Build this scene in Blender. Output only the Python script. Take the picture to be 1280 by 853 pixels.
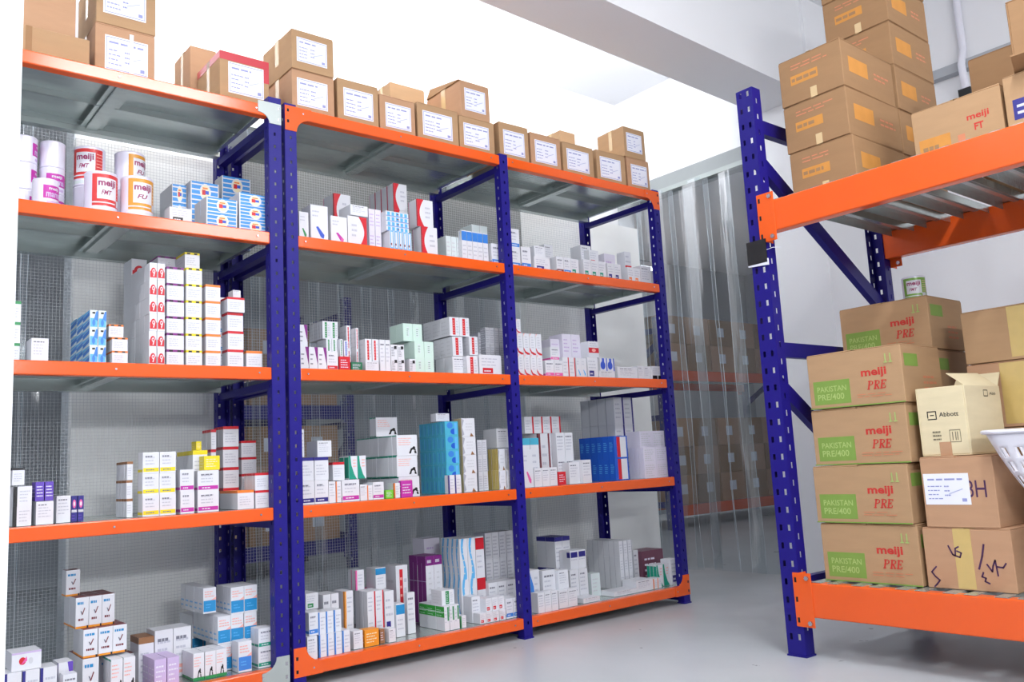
import bpy, bmesh, math, random
from mathutils import Vector, Matrix
for o in list(bpy.data.objects): bpy.data.objects.remove(o, do_unlink=True)
S = bpy.context.scene
COL = S.collection
R = math.radians
random.seed(7)

# ------------------------------------------------------------------ camera
cd = bpy.data.cameras.new('camera'); cam = bpy.data.objects.new('camera', cd); COL.objects.link(cam)
cd.sensor_width = 36.0; cd.lens = 36.0 * 1075.84 / 1280.0
cd.clip_start = 0.02; cd.clip_end = 60
cam.location = (-1.3895, -3.0027, 0.762)
cam.rotation_euler = (Matrix.Rotation(R(-39.5441), 4, 'Z') @ Matrix.Rotation(R(98.0543), 4, 'X') @ Matrix.Rotation(R(-3.0544), 4, 'Z')).to_euler()
S.camera = cam

# ------------------------------------------------------------------ world, lamps, exposure
w = bpy.data.worlds.new('world'); S.world = w; w.use_nodes = True
w.node_tree.nodes['Background'].inputs[0].default_value = (0.80, 0.86, 1.0, 1)
w.node_tree.nodes['Background'].inputs[1].default_value = 0.30
S.view_settings.view_transform = 'Standard'; S.view_settings.look = 'None'
S.view_settings.exposure = 0.2; S.view_settings.gamma = 1.0
S.view_settings.use_curve_mapping = False
S.cycles.use_denoising = True
# tube lamps, some of them added fill: (x, y, z, rotation about z, watts); the fittings are built further down at the same places
# (tilt: 0 shines straight down, about 90 is a batten on a wall or on the back of the beam)
LAMPS = [(0.2, -2.6, 3.42, 0, 50), (1.43, -4.55, 3.0, 90, 26), (-0.9, -4.55, 1.9, 90, 52), (-2.2, -1.3, 3.42, 0, 34),  # low rear batten and left ceiling lamp are added fill lights
         (-0.9, -0.10, 3.20, 88, 15), (0.6, -0.04, 3.20, 88, 15), (2.1, 0.02, 3.20, 88, 14),
         (1.6, 2.6, 3.18, 0, 4), (6.2, 3.95, 3.10, 0, 26), (5.4, 1.2, 3.18, 0, 9)]  # last two are added to brighten the store wall and its cartons
def area(x, y, z, tilt, p):
    ld = bpy.data.lights.new('tube_light', 'AREA'); ld.shape = 'RECTANGLE'; ld.size = 1.15; ld.size_y = 0.12
    ld.energy = p; ld.color = (0.965, 0.98, 1.0)
    o = bpy.data.objects.new('tube_light_glow', ld); o.location = (x, y, z - 0.075) if not tilt else (x, y + 0.075, z); o.rotation_euler = (R(tilt), 0, 0); COL.objects.link(o)
for a in LAMPS: area(*a)

# ------------------------------------------------------------------ materials
MAT = {}
def lin(c):
    return tuple(((v / 255.0) / 12.92 if v / 255.0 <= 0.04045 else ((v / 255.0 + 0.055) / 1.055) ** 2.4) for v in c)
def mat(name, rgb, rough=0.5, metal=0.0, var=0.06, scale=18.0, bump=0.0, bscale=60.0, coat=0.0, stretch=None):
    if name in MAT: return MAT[name]
    m = bpy.data.materials.new(name); m.use_nodes = True; nt = m.node_tree; n = nt.nodes; b = n['Principled BSDF']
    c = lin(rgb)
    tc = n.new('ShaderNodeTexCoord'); mp = n.new('ShaderNodeMapping'); nz = n.new('ShaderNodeTexNoise'); mx = n.new('ShaderNodeMix'); mx.data_type = 'RGBA'
    nt.links.new(tc.outputs['Object'], mp.inputs['Vector']); nt.links.new(mp.outputs[0], nz.inputs['Vector'])
    if stretch: mp.inputs['Scale'].default_value = stretch
    nz.inputs['Scale'].default_value = scale; nz.inputs['Detail'].default_value = 4
    mx.inputs[6].default_value = (*[v * (1 - var) for v in c], 1); mx.inputs[7].default_value = (*[min(1, v * (1 + var)) for v in c], 1)
    nt.links.new(nz.outputs['Fac'], mx.inputs[0]); nt.links.new(mx.outputs[2], b.inputs['Base Color'])
    b.inputs['Roughness'].default_value = rough; b.inputs['Metallic'].default_value = metal
    if name == 'blue_enamel': b.inputs['Specular IOR Level'].default_value = .3
    if coat: b.inputs['Coat Weight'].default_value = coat; b.inputs['Coat Roughness'].default_value = 0.08
    if bump:
        nb = n.new('ShaderNodeTexNoise'); nb.inputs['Scale'].default_value = bscale; nb.inputs['Detail'].default_value = 3
        bp = n.new('ShaderNodeBump'); bp.inputs['Strength'].default_value = bump; bp.inputs['Distance'].default_value = 0.01
        nt.links.new(mp.outputs[0], nb.inputs['Vector']); nt.links.new(nb.outputs['Fac'], bp.inputs['Height']); nt.links.new(bp.outputs[0], b.inputs['Normal'])
    MAT[name] = m; return m
PAL = dict(white=(222, 224, 231), grey=(205, 207, 214), lilacw=(226, 222, 238), pale=(214, 226, 228), mintc=(205, 230, 220), ink=(120, 122, 136), inkl=(190, 193, 206),
    black=(22, 22, 26), red=(205, 30, 45), green=(40, 140, 80), darkgreen=(30, 115, 80), lime=(120, 205, 60), purple=(130, 35, 130), violet=(98, 70, 180), lilac=(200, 180, 220),
    magenta=(190, 50, 165), pink=(225, 95, 165), salmon=(240, 175, 165), yellow=(232, 214, 30), orange=(238, 130, 50), amber=(236, 150, 40), brown=(150, 105, 70), maroon=(120, 45, 55),
    cyan=(35, 140, 200), skyblue=(95, 180, 235), azure=(60, 130, 215), blue=(50, 85, 200), cobalt=(30, 90, 200), navy=(45, 42, 130), teal=(25, 150, 125), turquoise=(75, 175, 205),
    beige=(205, 185, 140), khaki=(190, 170, 90), plum=(110, 65, 85), silver=(170, 172, 185), cream=(240, 228, 190))
def pm(c): return mat('paper_' + c, PAL[c], 0.42, var=0.035, scale=9)
def m_card(name, rgb): return mat(name, rgb, 0.8, var=0.10, scale=7.0, bump=0.12, bscale=160, stretch=(1, 1, 5))
CARD = m_card('cardboard', (180, 145, 108)); CARD2 = m_card('cardboard_dark', (158, 122, 86)); CARD3 = m_card('cardboard_pinkish', (188, 147, 114)); CARDP = m_card('cardboard_pale', (222, 208, 172))
TAPE = mat('packing_tape', (206, 178, 110), 0.15, var=0.08, scale=30, coat=0.6)
TAPEC = mat('clear_tape', (214, 186, 140), 0.12, var=0.05, scale=30, coat=0.6)
BLUE = mat('blue_enamel', (28, 20, 124), 0.42, var=0.10, scale=6, bump=0.03, bscale=120)
ORANGE = mat('orange_enamel', (236, 94, 32), 0.17, var=0.05, scale=5, bump=0.012, bscale=120)
GALV = mat('galvanised_steel', (190, 199, 196), 0.24, 0.66, var=0.18, scale=7, bump=0.05, bscale=25, stretch=(1, 3, 1))
GALVP = mat('galvanised_plate', (178, 186, 184), 0.45, 0.35, var=0.10, scale=10)
STEEL = mat('bolt_steel', (190, 190, 195), 0.25, 0.9)
WIRE = mat('mesh_wire', (205, 208, 212), 0.45, 0.2)
WHITEWALL = mat('white_plaster', (240, 241, 244), 0.75, var=0.015, scale=3, bump=0.04, bscale=40)
PANEL = mat('pale_board', (244, 246, 245), 0.6, var=0.03, scale=4)
RIGHTWALL = mat('right_plaster', (244, 245, 248), 0.75, var=0.02, scale=3, bump=0.04, bscale=40)
DIMBOARD = mat('dimming_board', (138, 141, 140), 0.7, var=0.05)
HEADER = mat('shaded_header', (158, 163, 164), 0.6, var=0.04)  # darker grey paints in the shade of a header lit from behind
GREYWALL = mat('grey_plaster', (176, 180, 186), 0.8, var=0.03, scale=3, bump=0.04, bscale=40)
PLASTIC = mat('white_plastic', (236, 236, 246), 0.3, var=0.01)
BLACKP = mat('black_plastic', (26, 28, 30), 0.4, var=0.2, scale=120)
HOLE = mat('dark_slot', (16, 14, 22), 0.8)
GREENINK = mat('green_print', (126, 158, 70), 0.7, var=0.08, scale=20); GREENPALE = mat('pale_green_print', (168, 190, 112), 0.7)
REDINK = mat('red_print', (200, 52, 46), 0.7, var=0.08); ORINK = mat('orange_print', (206, 142, 66), 0.75, var=0.12, scale=20); RUST = mat('rust_print', (205, 130, 96), 0.75)
PURINK = mat('marker_ink', (74, 40, 82), 0.6, var=0.1); BLUEINK = mat('blue_ink', (150, 156, 206), 0.6); PAPER = mat('label_paper', (236, 238, 250), 0.5, var=0.02)
def m_floor():
    m = bpy.data.materials.new('epoxy_floor'); m.use_nodes = True; nt = m.node_tree; n = nt.nodes; b = n['Principled BSDF']
    tc = n.new('ShaderNodeTexCoord'); a = n.new('ShaderNodeTexNoise'); a.inputs['Scale'].default_value = 1.3; a.inputs['Detail'].default_value = 6
    r = n.new('ShaderNodeValToRGB'); r.color_ramp.elements[0].position = .3; r.color_ramp.elements[1].position = .75
    r.color_ramp.elements[0].color = (*lin((184, 190, 194)), 1); r.color_ramp.elements[1].color = (*lin((202, 206, 211)), 1)
    nt.links.new(tc.outputs['Object'], a.inputs['Vector']); nt.links.new(a.outputs['Fac'], r.inputs[0]); nt.links.new(r.outputs[0], b.inputs['Base Color'])
    a2 = n.new('ShaderNodeTexNoise'); a2.inputs['Scale'].default_value = 5; a2.inputs['Detail'].default_value = 5
    mr = n.new('ShaderNodeMapRange'); mr.inputs[3].default_value = .22; mr.inputs[4].default_value = .40
    nt.links.new(tc.outputs['Object'], a2.inputs['Vector']); nt.links.new(a2.outputs['Fac'], mr.inputs[0]); nt.links.new(mr.outputs[0], b.inputs['Roughness'])
    return m
FLOOR = m_floor()
def m_pvc():
    m = bpy.data.materials.new('clear_pvc'); m.use_nodes = True; nt = m.node_tree; n = nt.nodes; n.remove(n['Principled BSDF'])
    out = n['Material Output']; tr = n.new('ShaderNodeBsdfTransparent'); tr.inputs[0].default_value = (.86, .90, .92, 1)
    df = n.new('ShaderNodeBsdfDiffuse'); df.inputs[0].default_value = (.75, .8, .85, 1)
    gl = n.new('ShaderNodeBsdfGlossy'); gl.inputs['Roughness'].default_value = .09
    fr = n.new('ShaderNodeFresnel'); fr.inputs[0].default_value = 1.5
    nz = n.new('ShaderNodeTexNoise'); nz.inputs['Scale'].default_value = 3.0; tc = n.new('ShaderNodeTexCoord'); mp = n.new('ShaderNodeMapping'); mp.inputs['Scale'].default_value = (6, 6, .6)
    bp = n.new('ShaderNodeBump'); bp.inputs['Strength'].default_value = .12; bp.inputs['Distance'].default_value = .02
    nt.links.new(tc.outputs['Object'], mp.inputs[0]); nt.links.new(mp.outputs[0], nz.inputs['Vector']); nt.links.new(nz.outputs['Fac'], bp.inputs['Height'])
    nt.links.new(bp.outputs[0], gl.inputs['Normal']); nt.links.new(bp.outputs[0], fr.inputs['Normal'])
    m1 = n.new('ShaderNodeMixShader'); m1.inputs[0].default_value = .10; nt.links.new(tr.outputs[0], m1.inputs[1]); nt.links.new(df.outputs[0], m1.inputs[2])
    sc = n.new('ShaderNodeMath'); sc.operation = 'MULTIPLY'; sc.inputs[1].default_value = .34; nt.links.new(fr.outputs[0], sc.inputs[0])
    m2 = n.new('ShaderNodeMixShader'); nt.links.new(sc.outputs[0], m2.inputs[0]); nt.links.new(m1.outputs[0], m2.inputs[1]); nt.links.new(gl.outputs[0], m2.inputs[2])
    nt.links.new(m2.outputs[0], out.inputs[0]); return m
PVC = m_pvc()
PVCEDGE = mat('pvc_cut_edge', (206, 214, 220), 0.12, var=0.05, scale=30, coat=0.8)  # pale edge colour also stands in for thin highlights along the strips
def m_emit(name, s):
    m = bpy.data.materials.new(name); m.use_nodes = True; nt = m.node_tree; nt.nodes.remove(nt.nodes['Principled BSDF'])
    e = nt.nodes.new('ShaderNodeEmission'); e.inputs[0].default_value = (.95, .98, 1, 1); e.inputs[1].default_value = s
    nt.links.new(e.outputs[0], nt.nodes['Material Output'].inputs[0]); return m
TUBE = m_emit('lamp_tube', 6.0)

# ------------------------------------------------------------------ mesh helpers
class MB:
    def __init__(s): s.v = []; s.f = []; s.m = []; s.mats = []
    def mi(s, m):
        if m not in s.mats: s.mats.append(m)
        return s.mats.index(m)
    def face(s, pts, m):
        i = len(s.v); s.v += [tuple(p) for p in pts]; s.f.append(tuple(range(i, i + len(pts)))); s.m.append(s.mi(m))
    def hexa(s, p, m):                      # p: 8 corners, bottom ring then top ring, counter-clockwise from above
        i = len(s.v); s.v += [tuple(q) for q in p]; k = s.mi(m)
        for q in ((3, 2, 1, 0), (4, 5, 6, 7), (0, 1, 5, 4), (1, 2, 6, 5), (2, 3, 7, 6), (3, 0, 4, 7)):
            s.f.append(tuple(i + a for a in q)); s.m.append(k)
    def box(s, x0, y0, z0, x1, y1, z1, m):
        s.hexa([(x0, y0, z0), (x1, y0, z0), (x1, y1, z0), (x0, y1, z0), (x0, y0, z1), (x1, y0, z1), (x1, y1, z1), (x0, y1, z1)], m)
    def bar(s, a, b, wa, wb, m, up=(0, 0, 1)):   # rectangular bar from a to b, section wa x wb
        a = Vector(a); b = Vector(b); d = (b - a).normalized(); u = Vector(up)
        if abs(d.dot(u)) > .98: u = Vector((1, 0, 0))
        sx = d.cross(u).normalized() * wa / 2; sy = sx.cross(d).normalized() * wb / 2
        r = lambda c: [c - sx - sy, c + sx - sy, c + sx + sy, c - sx + sy]
        s.hexa(r(a) + r(b), m)
    def tube(s, pts, rad, m, n=10, caps=True):
        pts = [Vector(p) for p in pts]; rings = []; k = s.mi(m); i0 = len(s.v)
        for i, p in enumerate(pts):
            d = (pts[min(i + 1, len(pts) - 1)] - pts[max(i - 1, 0)]).normalized()
            u = Vector((0, 0, 1)) if abs(d.z) < .95 else Vector((1, 0, 0))
            a = d.cross(u).normalized(); b = d.cross(a)
            for j in range(n):
                t = 2 * math.pi * j / n; s.v.append(tuple(p + (a * math.cos(t) + b * math.sin(t)) * rad))
        for i in range(len(pts) - 1):
            for j in range(n):
                q = i0 + i * n + j; q2 = i0 + i * n + (j + 1) % n
                s.f.append((q, q2, q2 + n, q + n)); s.m.append(k)
        if caps:
            s.f.append(tuple(i0 + j for j in range(n))); s.m.append(k); e = i0 + (len(pts) - 1) * n
            s.f.append(tuple(e + n - 1 - j for j in range(n))); s.m.append(k)
    def lathe(s, prof, m, n=32, c=(0, 0)):
        i0 = len(s.v); k = s.mi(m)
        for r, z in prof:
            for j in range(n):
                t = 2 * math.pi * j / n; s.v.append((c[0] + r * math.cos(t), c[1] + r * math.sin(t), z))
        for i in range(len(prof) - 1):
            for j in range(n):
                q = i0 + i * n + j; q2 = i0 + i * n + (j + 1) % n
                s.f.append((q, q2, q2 + n, q + n)); s.m.append(k)
        s.f.append(tuple(i0 + n - 1 - j for j in range(n))); s.m.append(k); e = i0 + (len(prof) - 1) * n
        s.f.append(tuple(e + j for j in range(n))); s.m.append(k)
    def mesh(s, name, smooth=False):
        me = bpy.data.meshes.new(name); me.from_pydata(s.v, [], s.f)
        for m in s.mats: me.materials.append(m)
        for p, k in zip(me.polygons, s.m): p.material_index = k; p.use_smooth = smooth
        me.update(); return me
    def build(s, name, parent=None, loc=(0, 0, 0), rot=(0, 0, 0), smooth=False, fix=False):
        me = s.mesh(name, smooth)
        if fix:
            bm = bmesh.new(); bm.from_mesh(me); bmesh.ops.remove_doubles(bm, verts=bm.verts, dist=1e-5); bmesh.ops.recalc_face_normals(bm, faces=bm.faces); bm.to_mesh(me); bm.free()
        return link(name, me, parent, loc, rot)
def link(name, me, parent=None, loc=(0, 0, 0), rot=(0, 0, 0)):
    o = bpy.data.objects.new(name, me); o.location = loc; o.rotation_euler = rot; o.parent = parent; COL.objects.link(o); return o
def tag(o, label, cat, group=None):
    o['label'] = label; o['category'] = cat
    if group: o['group'] = group
    return o
def thing(name, label, cat, loc=(0, 0, 0), rz=0, group=None):
    o = bpy.data.objects.new(name, None); o.empty_display_size = .05; o.location = loc; o.rotation_euler = (0, 0, rz); COL.objects.link(o)
    return tag(o, label, cat, group)
def struct(name, mb, label=None):
    o = mb.build(name); o['kind'] = 'structure'
    if label: o['label'] = label
    return o
def bevel(o, wd=.003, seg=2):
    b = o.modifiers.new('bevel', 'BEVEL'); b.width = wd; b.segments = seg; b.limit_method = 'ANGLE'; return o
def copy_tree(o, parent=None):
    c = o.copy(); COL.objects.link(c); c.parent = parent
    for ch in list(o.children): copy_tree(ch, c)
    return c
# lettering: flat outlines of the built-in font, scaled to a width of 1
_TX = {}
def text_tris(txt, bold=0.0, shear=0.0):
    key = (txt, bold, shear)
    if key in _TX: return _TX[key]
    cu = bpy.data.curves.new('lettering', 'FONT'); cu.body = txt; cu.offset = bold; cu.shear = shear; cu.resolution_u = 3
    ob = bpy.data.objects.new('lettering', cu); COL.objects.link(ob); bpy.context.view_layer.update()
    me = ob.evaluated_get(bpy.context.evaluated_depsgraph_get()).to_mesh(); me.calc_loop_triangles()
    tr = [[(me.vertices[i].co.x, me.vertices[i].co.y) for i in t.vertices] for t in me.loop_triangles]
    bpy.data.objects.remove(ob, do_unlink=True); bpy.data.curves.remove(cu)
    xs = [p[0] for t in tr for p in t]; ys = [p[1] for t in tr for p in t]; x0, x1, y0, y1 = min(xs), max(xs), min(ys), max(ys)
    res = ([[((p[0] - x0) / (x1 - x0), (p[1] - y0) / (y1 - y0)) for p in t] for t in tr]); _TX[key] = res; return res
class Face:
    """a flat rectangle in space on which print is laid (u along the width, v up), a fraction of a millimetre proud"""
    def __init__(s, mb, o, u, v, W, H):
        s.mb = mb; s.o = Vector(o); s.u = Vector(u); s.v = Vector(v); s.n = s.u.cross(s.v); s.W = W; s.H = H; s.k = 0
    def p(s, a, b, l): return s.o + s.u * (a * s.W) + s.v * (b * s.H) + s.n * l
    def lift(s): s.k += 1; return .0003 + .00012 * s.k
    def rect(s, a0, b0, a1, b1, m, l=None):
        l = l or s.lift(); s.mb.face([s.p(a0, b0, l), s.p(a1, b0, l), s.p(a1, b1, l), s.p(a0, b1, l)], m)
    def poly(s, pts, m):
        l = s.lift(); s.mb.face([s.p(a, b, l) for a, b in pts], m)
    def oval(s, a0, b0, a1, b1, m, n=14):
        s.poly([((a0 + a1) / 2 + (a1 - a0) / 2 * math.cos(2 * math.pi * i / n), (b0 + b1) / 2 + (b1 - b0) / 2 * math.sin(2 * math.pi * i / n)) for i in range(n)], m)
    def text(s, txt, a0, b0, a1, b1, m, bold=0, shear=0):
        l = s.lift()
        for t in text_tris(txt, bold, shear): s.mb.face([s.p(a0 + (a1 - a0) * x, b0 + (b1 - b0) * y, l) for x, y in t], m)
    def lines(s, a0, b0, a1, b1, n, m, fill=.45, seed=0):
        rr = random.Random(seed); l = s.lift(); st = (b1 - b0) / n
        for i in range(n):
            y = b1 - (i + 1) * st; x = a0; e = a0 + (a1 - a0) * rr.uniform(.6, 1)
            while x < e:
                wd = min((a1 - a0) * rr.uniform(.12, .3), e - x)
                s.mb.face([s.p(x, y + st * .2, l), s.p(x + wd, y + st * .2, l), s.p(x + wd, y + st * (.2 + fill), l), s.p(x, y + st * (.2 + fill), l)], m); x += wd + (a1 - a0) * .05
    def stroke(s, pts, wd, m):
        """marker stroke: pts in metres along u, v"""
        l = s.lift()
        for (x0, y0), (x1, y1) in zip(pts, pts[1:]):
            d = Vector((x1 - x0, y1 - y0)); nn = Vector((-d.y, d.x)).normalized() * wd / 2; dd = d.normalized() * wd * .3
            q = [(x0 - dd.x - nn.x, y0 - dd.y - nn.y), (x1 + dd.x - nn.x, y1 + dd.y - nn.y), (x1 + dd.x + nn.x, y1 + dd.y + nn.y), (x0 - dd.x + nn.x, y0 - dd.y + nn.y)]
            s.mb.face([s.o + s.u * a + s.v * b + s.n * l for a, b in q], m)
def box_faces(mb, w, d, h):
    return dict(F=Face(mb, (-w / 2, -d / 2, 0), (1, 0, 0), (0, 0, 1), w, h), L=Face(mb, (-w / 2, d / 2, 0), (0, -1, 0), (0, 0, 1), d, h),
                R=Face(mb, (w / 2, -d / 2, 0), (0, 1, 0), (0, 0, 1), d, h), T=Face(mb, (-w / 2, -d / 2, h), (1, 0, 0), (0, 1, 0), w, d))

# ------------------------------------------------------------------ the room
XE = 3.20; YB = 1.20
b = MB(); b.box(-6, -8, -.1, 10, 5, 0, FLOOR); struct('floor', b, 'glossy light grey epoxy floor')
b = MB(); b.box(-6, -8, 3.5, 4.2, -.2, 3.6, WHITEWALL); struct('ceiling', b, 'white ceiling above the aisle')
b = MB(); b.box(-6, -.2, 3.38, 10, 5, 3.48, WHITEWALL); b.build('ceiling_panel')['kind'] = 'structure'
b = MB(); b.hexa([(-6, -.74, 2.87), (4.2, -.33, 2.87), (4.2, .02, 2.87), (-6, -.39, 2.87), (-6, -.74, 3.55), (4.2, -.33, 3.55), (4.2, .02, 3.55), (-6, -.39, 3.55)], WHITEWALL)
struct('trim_1', b, 'white downstand beam under the ceiling')
# back wall behind the shelving, with two openings hung with strip curtains
b = MB(); b.box(-.49, YB, 0, .165, YB + .15, 3.38, WHITEWALL); b.box(2.16, YB, 0, XE + .12, YB + .15, 3.38, WHITEWALL)
b.box(-6, YB, 2.62, -.49, YB + .15, 3.38, WHITEWALL); b.box(.165, YB, 2.62, 2.16, YB + .15, 3.38, WHITEWALL); b.box(-6, YB, 0, -1.7, YB + .15, 2.62, WHITEWALL)
struct('wall_back', b, 'white wall behind the shelving')
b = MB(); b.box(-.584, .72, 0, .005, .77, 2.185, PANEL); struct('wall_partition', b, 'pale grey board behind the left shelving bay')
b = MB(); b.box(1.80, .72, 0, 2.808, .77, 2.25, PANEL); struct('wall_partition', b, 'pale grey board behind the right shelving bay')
b = MB(); b.box(.01, .72, 1.72, 1.795, .75, 2.25, DIMBOARD); struct('wall_partition', b, 'added grey board dimming the background behind the middle shelving bay')  # added sheet, hung here to darken the bright gap behind the upper shelf
# end wall with the curtained doorway
b = MB(); b.box(XE, .06, 2.70, XE + .12, YB, 3.38, WHITEWALL); b.box(XE, -.39, 0, XE + .55, .06, 3.5, RIGHTWALL)
struct('wall_end', b, 'white wall at the end of the aisle')
b = MB(); b.box(XE - .02, .06, 2.59, XE + .12, YB, 2.70, HEADER); struct('trim_2', b, 'shaded grey header above the strip curtain')
b = MB(); b.box(3.75, -8, 0, 3.9, -.39, 3.5, RIGHTWALL); struct('wall_right', b, 'white wall behind the pallet rack')
b = MB(); b.box(3.69, -8, 2.875, 3.75, -.39, 2.93, GREYWALL); struct('trim_3', b, 'grey ledge along the right wall')
b = MB(); b.box(-4.0, -2.35, 0, -1.284, -2.22, 3.5, WHITEWALL); struct('wall_left', b, 'white wall end close at the left')
b = MB(); b.box(-4.1, -8, 0, -4.0, 1.2, 3.5, WHITEWALL); struct('wall_near', b)
b = MB(); b.box(-6, -4.7, 0, 4.2, -4.6, 3.5, WHITEWALL); struct('wall_rear', b)
b = MB(); b.box(-6, 4.6, 0, 10, 4.7, 3.4, GREYWALL); struct('wall_far', b, 'grey wall of the store beyond')
b = MB(); b.box(9.5, -.2, 0, 9.6, 4.6, 3.4, GREYWALL); b.box(-5.6, YB, 0, -5.5, 4.6, 3.4, GREYWALL); b.box(XE + .55, -.04, 0, 9.6, .06, 3.4, GREYWALL); struct('wall_beyond', b)
# ------------------------------------------------------------------ lamp fittings
PLACE = ['over the near aisle', 'high on the rear wall', 'added low on the rear wall as frontal fill', 'added over the left shelving end to light box sides', 'behind the beam above left shelving',
         'behind the beam above middle shelving', 'behind the beam near the doorway', 'in the store behind', 'added above the far rack to brighten the store wall', 'added beyond the doorway to brighten the store cartons']
for (x, y, z, tilt, p), pl in zip(LAMPS, PLACE):
    t = thing('tube_light', 'white tube lamp ' + pl, 'lamp', (x, y, z), 0, 'ceiling tube lamps')
    top = (3.5 if y < -.2 else 3.38) - z
    if tilt:   # batten on the beam or rear wall, the low one added as fill
        b = MB(); b.box(-.62, -.04, -.05, .62, .03, .05, PLASTIC); bevel(b.build('housing', t)); b = MB(); b.tube([(-.58, .05, 0), (.58, .05, 0)], .013, TUBE); b.build('tube', t, smooth=True); continue
    b = MB(); b.box(-.62, -.05, -.03, .62, .05, .02, PLASTIC); bevel(b.build('housing', t))
    for s in (-.48, .48): b = MB(); b.box(s - .02, -.02, .02, s + .02, .02, top, PLASTIC); b.build('hanger', t)
    b = MB(); b.tube([(-.58, 0, -.05), (.58, 0, -.05)], .013, TUBE); b.build('tube', t, smooth=True)

# ------------------------------------------------------------------ racking
def plate(mb, o, u, L, H, cols, pitch, hh, m, z0=.06):
    """an upright steel plate with rows of punched slots: cols = list of (a0, a1) along u"""
    o = Vector(o); u = Vector(u); v = Vector((0, 0, 1))
    def q(a0, b0, a1, b1):
        if a1 - a0 > 1e-5 and b1 - b0 > 1e-5: mb.face([o + u * a0 + v * b0, o + u * a1 + v * b0, o + u * a1 + v * b1, o + u * a0 + v * b1], m)
    z = 0; k = z0
    while k + hh < H:
        q(0, z, L, k); a = 0
        for c0, c1 in cols: q(a, k, c0, k + hh); a = c1
        q(a, k, L, k + hh); z = k + hh; k += pitch
    q(0, z, L, H)
def post(parent, x, y, w, d, h, cols, scols, pitch, hh, flip=False, name='post'):
    """channel-section upright; the punched face looks to -y (or +y when flipped)"""
    b = MB(); s = -1 if flip else 1
    plate(b, (x, y, 0), (1, 0, 0), w, h, cols, pitch, hh, BLUE)
    plate(b, (x, y, 0), (0, s, 0), d, h, scols, pitch, hh, BLUE, z0=.06 + pitch / 2); plate(b, (x + w, y, 0), (0, s, 0), d, h, scols, pitch, hh, BLUE, z0=.06 + pitch / 2)
    o = b.build(name, parent, fix=False); sd = o.modifiers.new('thickness', 'SOLIDIFY'); sd.thickness = .002; sd.offset = 0
    f = MB(); f.box(x - .004, min(y, y + s * d) - .004, 0, x + w + .004, max(y, y + s * d) + .004, .006, BLUE); f.build('foot_plate', o)
    return o
_panel = {}
def deck_panel(parent, x0, y0, x1, y1, z, lip=.024, name='deck_panel'):
    key = (round(x1 - x0, 3), round(y1 - y0, 3), lip)
    if key not in _panel:
        b = MB(); W, D = key[:2]; t = .0015
        b.box(0, 0, -t, W, D, 0, GALV)
        b.box(0, 0, -lip, t, D, -t, GALV); b.box(W - t, 0, -lip, W, D, -t, GALV); b.box(t, 0, -lip, W - t, t, -t, GALV); b.box(t, D - t, -lip, W - t, D, -t, GALV)
        b.box(t, t, -lip, .018, D - t, -lip + t, GALV); b.box(W - .018, t, -lip, W - t, D - t, -lip + t, GALV)
        _panel[key] = b.mesh('deck_panel')
    return link(name, _panel[key], parent, (x0, y0, z))
def gusset(parent, x, s, z, up, m, name='gusset_plate', y=-.004, sz=.075):
    """corner plate with a rounded inner edge; s=+1 spreads to +x; up=+1 spreads upwards from z"""
    b = MB(); pts = [(0, 0), (sz * 1.5, 0), (sz * 1.5, .045)]
    for i in range(7):
        t = math.pi / 2 * i / 6; pts.append((.048 + (sz * 1.5 - .048) * (1 - math.sin(t)), .045 + (sz * 1.35 - .045) * (1 - math.cos(t))))
    pts += [(.0, sz * 1.35)]
    P3 = [(x + s * a, z + up * c) for a, c in pts]
    fr = [(a, y, c) for a, c in P3]; bk = [(a, y + .003, c) for a, c in P3]
    b.face(fr, m); b.face(bk[::-1], m)
    for i in range(len(fr)): j = (i + 1) % len(fr); b.face([fr[i], fr[j], bk[j], bk[i]], m)
    o = b.build(name, parent, fix=True)
    for zz in (.02, .065):
        h = MB(); h.box(x + s * .012 - .004, y - .0015, z + up * zz - .006, x + s * .012 + .004, y + .001, z + up * zz + .006, HOLE if m is ORANGE else STEEL); h.build('slot', o)
    return o
def wire_mesh(parent, x0, x1, z0, z1, y, p=.0127, t=.00045):
    b = MB(); x = x0
    while x <= x1: b.box(x - t, y - t, z0, x + t, y + t, z1, WIRE); x += p
    z = z0
    while z <= z1: b.box(x0, y + t, z - t, x1, y + 3 * t, z + t, WIRE); z += p
    o = b.build('wire_mesh', parent); o['kind'] = 'stuff'; return o
D = .546
def shelf_bay(parent, x0, x1, levels, xb0, xb1, gl=ORANGE):
    """one bay between posts: x0..x1 inside faces; a shelf at each level"""
    for i, z in enumerate(levels):
        b = MB(); b.box(xb0, .001 if i not in (0, 4) else -.001, z - .046, xb1, .038, z, ORANGE)
        bm = b.build('front_beam', parent); bevel(bm, .004, 2)
        for xr in (x0 + .03, (x0 + x1) / 2 - .03, x1 - .05): r = MB(); r.tube([(xr, -.0015, z - .022), (xr, -.0045, z - .022)], .0035, STEEL, 8); r.build('rivet', bm)
        b = MB(); b.box(x0, D - .038, z - .046, x1, D, z, GALV); b.build('rear_beam', parent)
        mx = (x0 + x1) / 2; my = (.038 + D - .038) / 2
        for (px0, px1) in ((x0 + .002, mx - .022), (mx + .022, x1 - .002)):
            for (py0, py1) in ((.040, my - .002), (my + .002, D - .040)): deck_panel(parent, px0, py0, px1, py1, z - .001)
        b = MB(); b.box(mx - .021, .04, z - .003, mx + .021, D - .04, z - .001, GALV); b.box(mx - .021, .04, z - .034, mx - .019, D - .04, z - .003, GALV); b.box(mx + .019, .04, z - .034, mx + .021, D - .04, z - .003, GALV); b.box(mx - .019, .04, z - .034, mx + .019, D - .04, z - .032, GALV)
        b.build('cross_support', parent)
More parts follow.
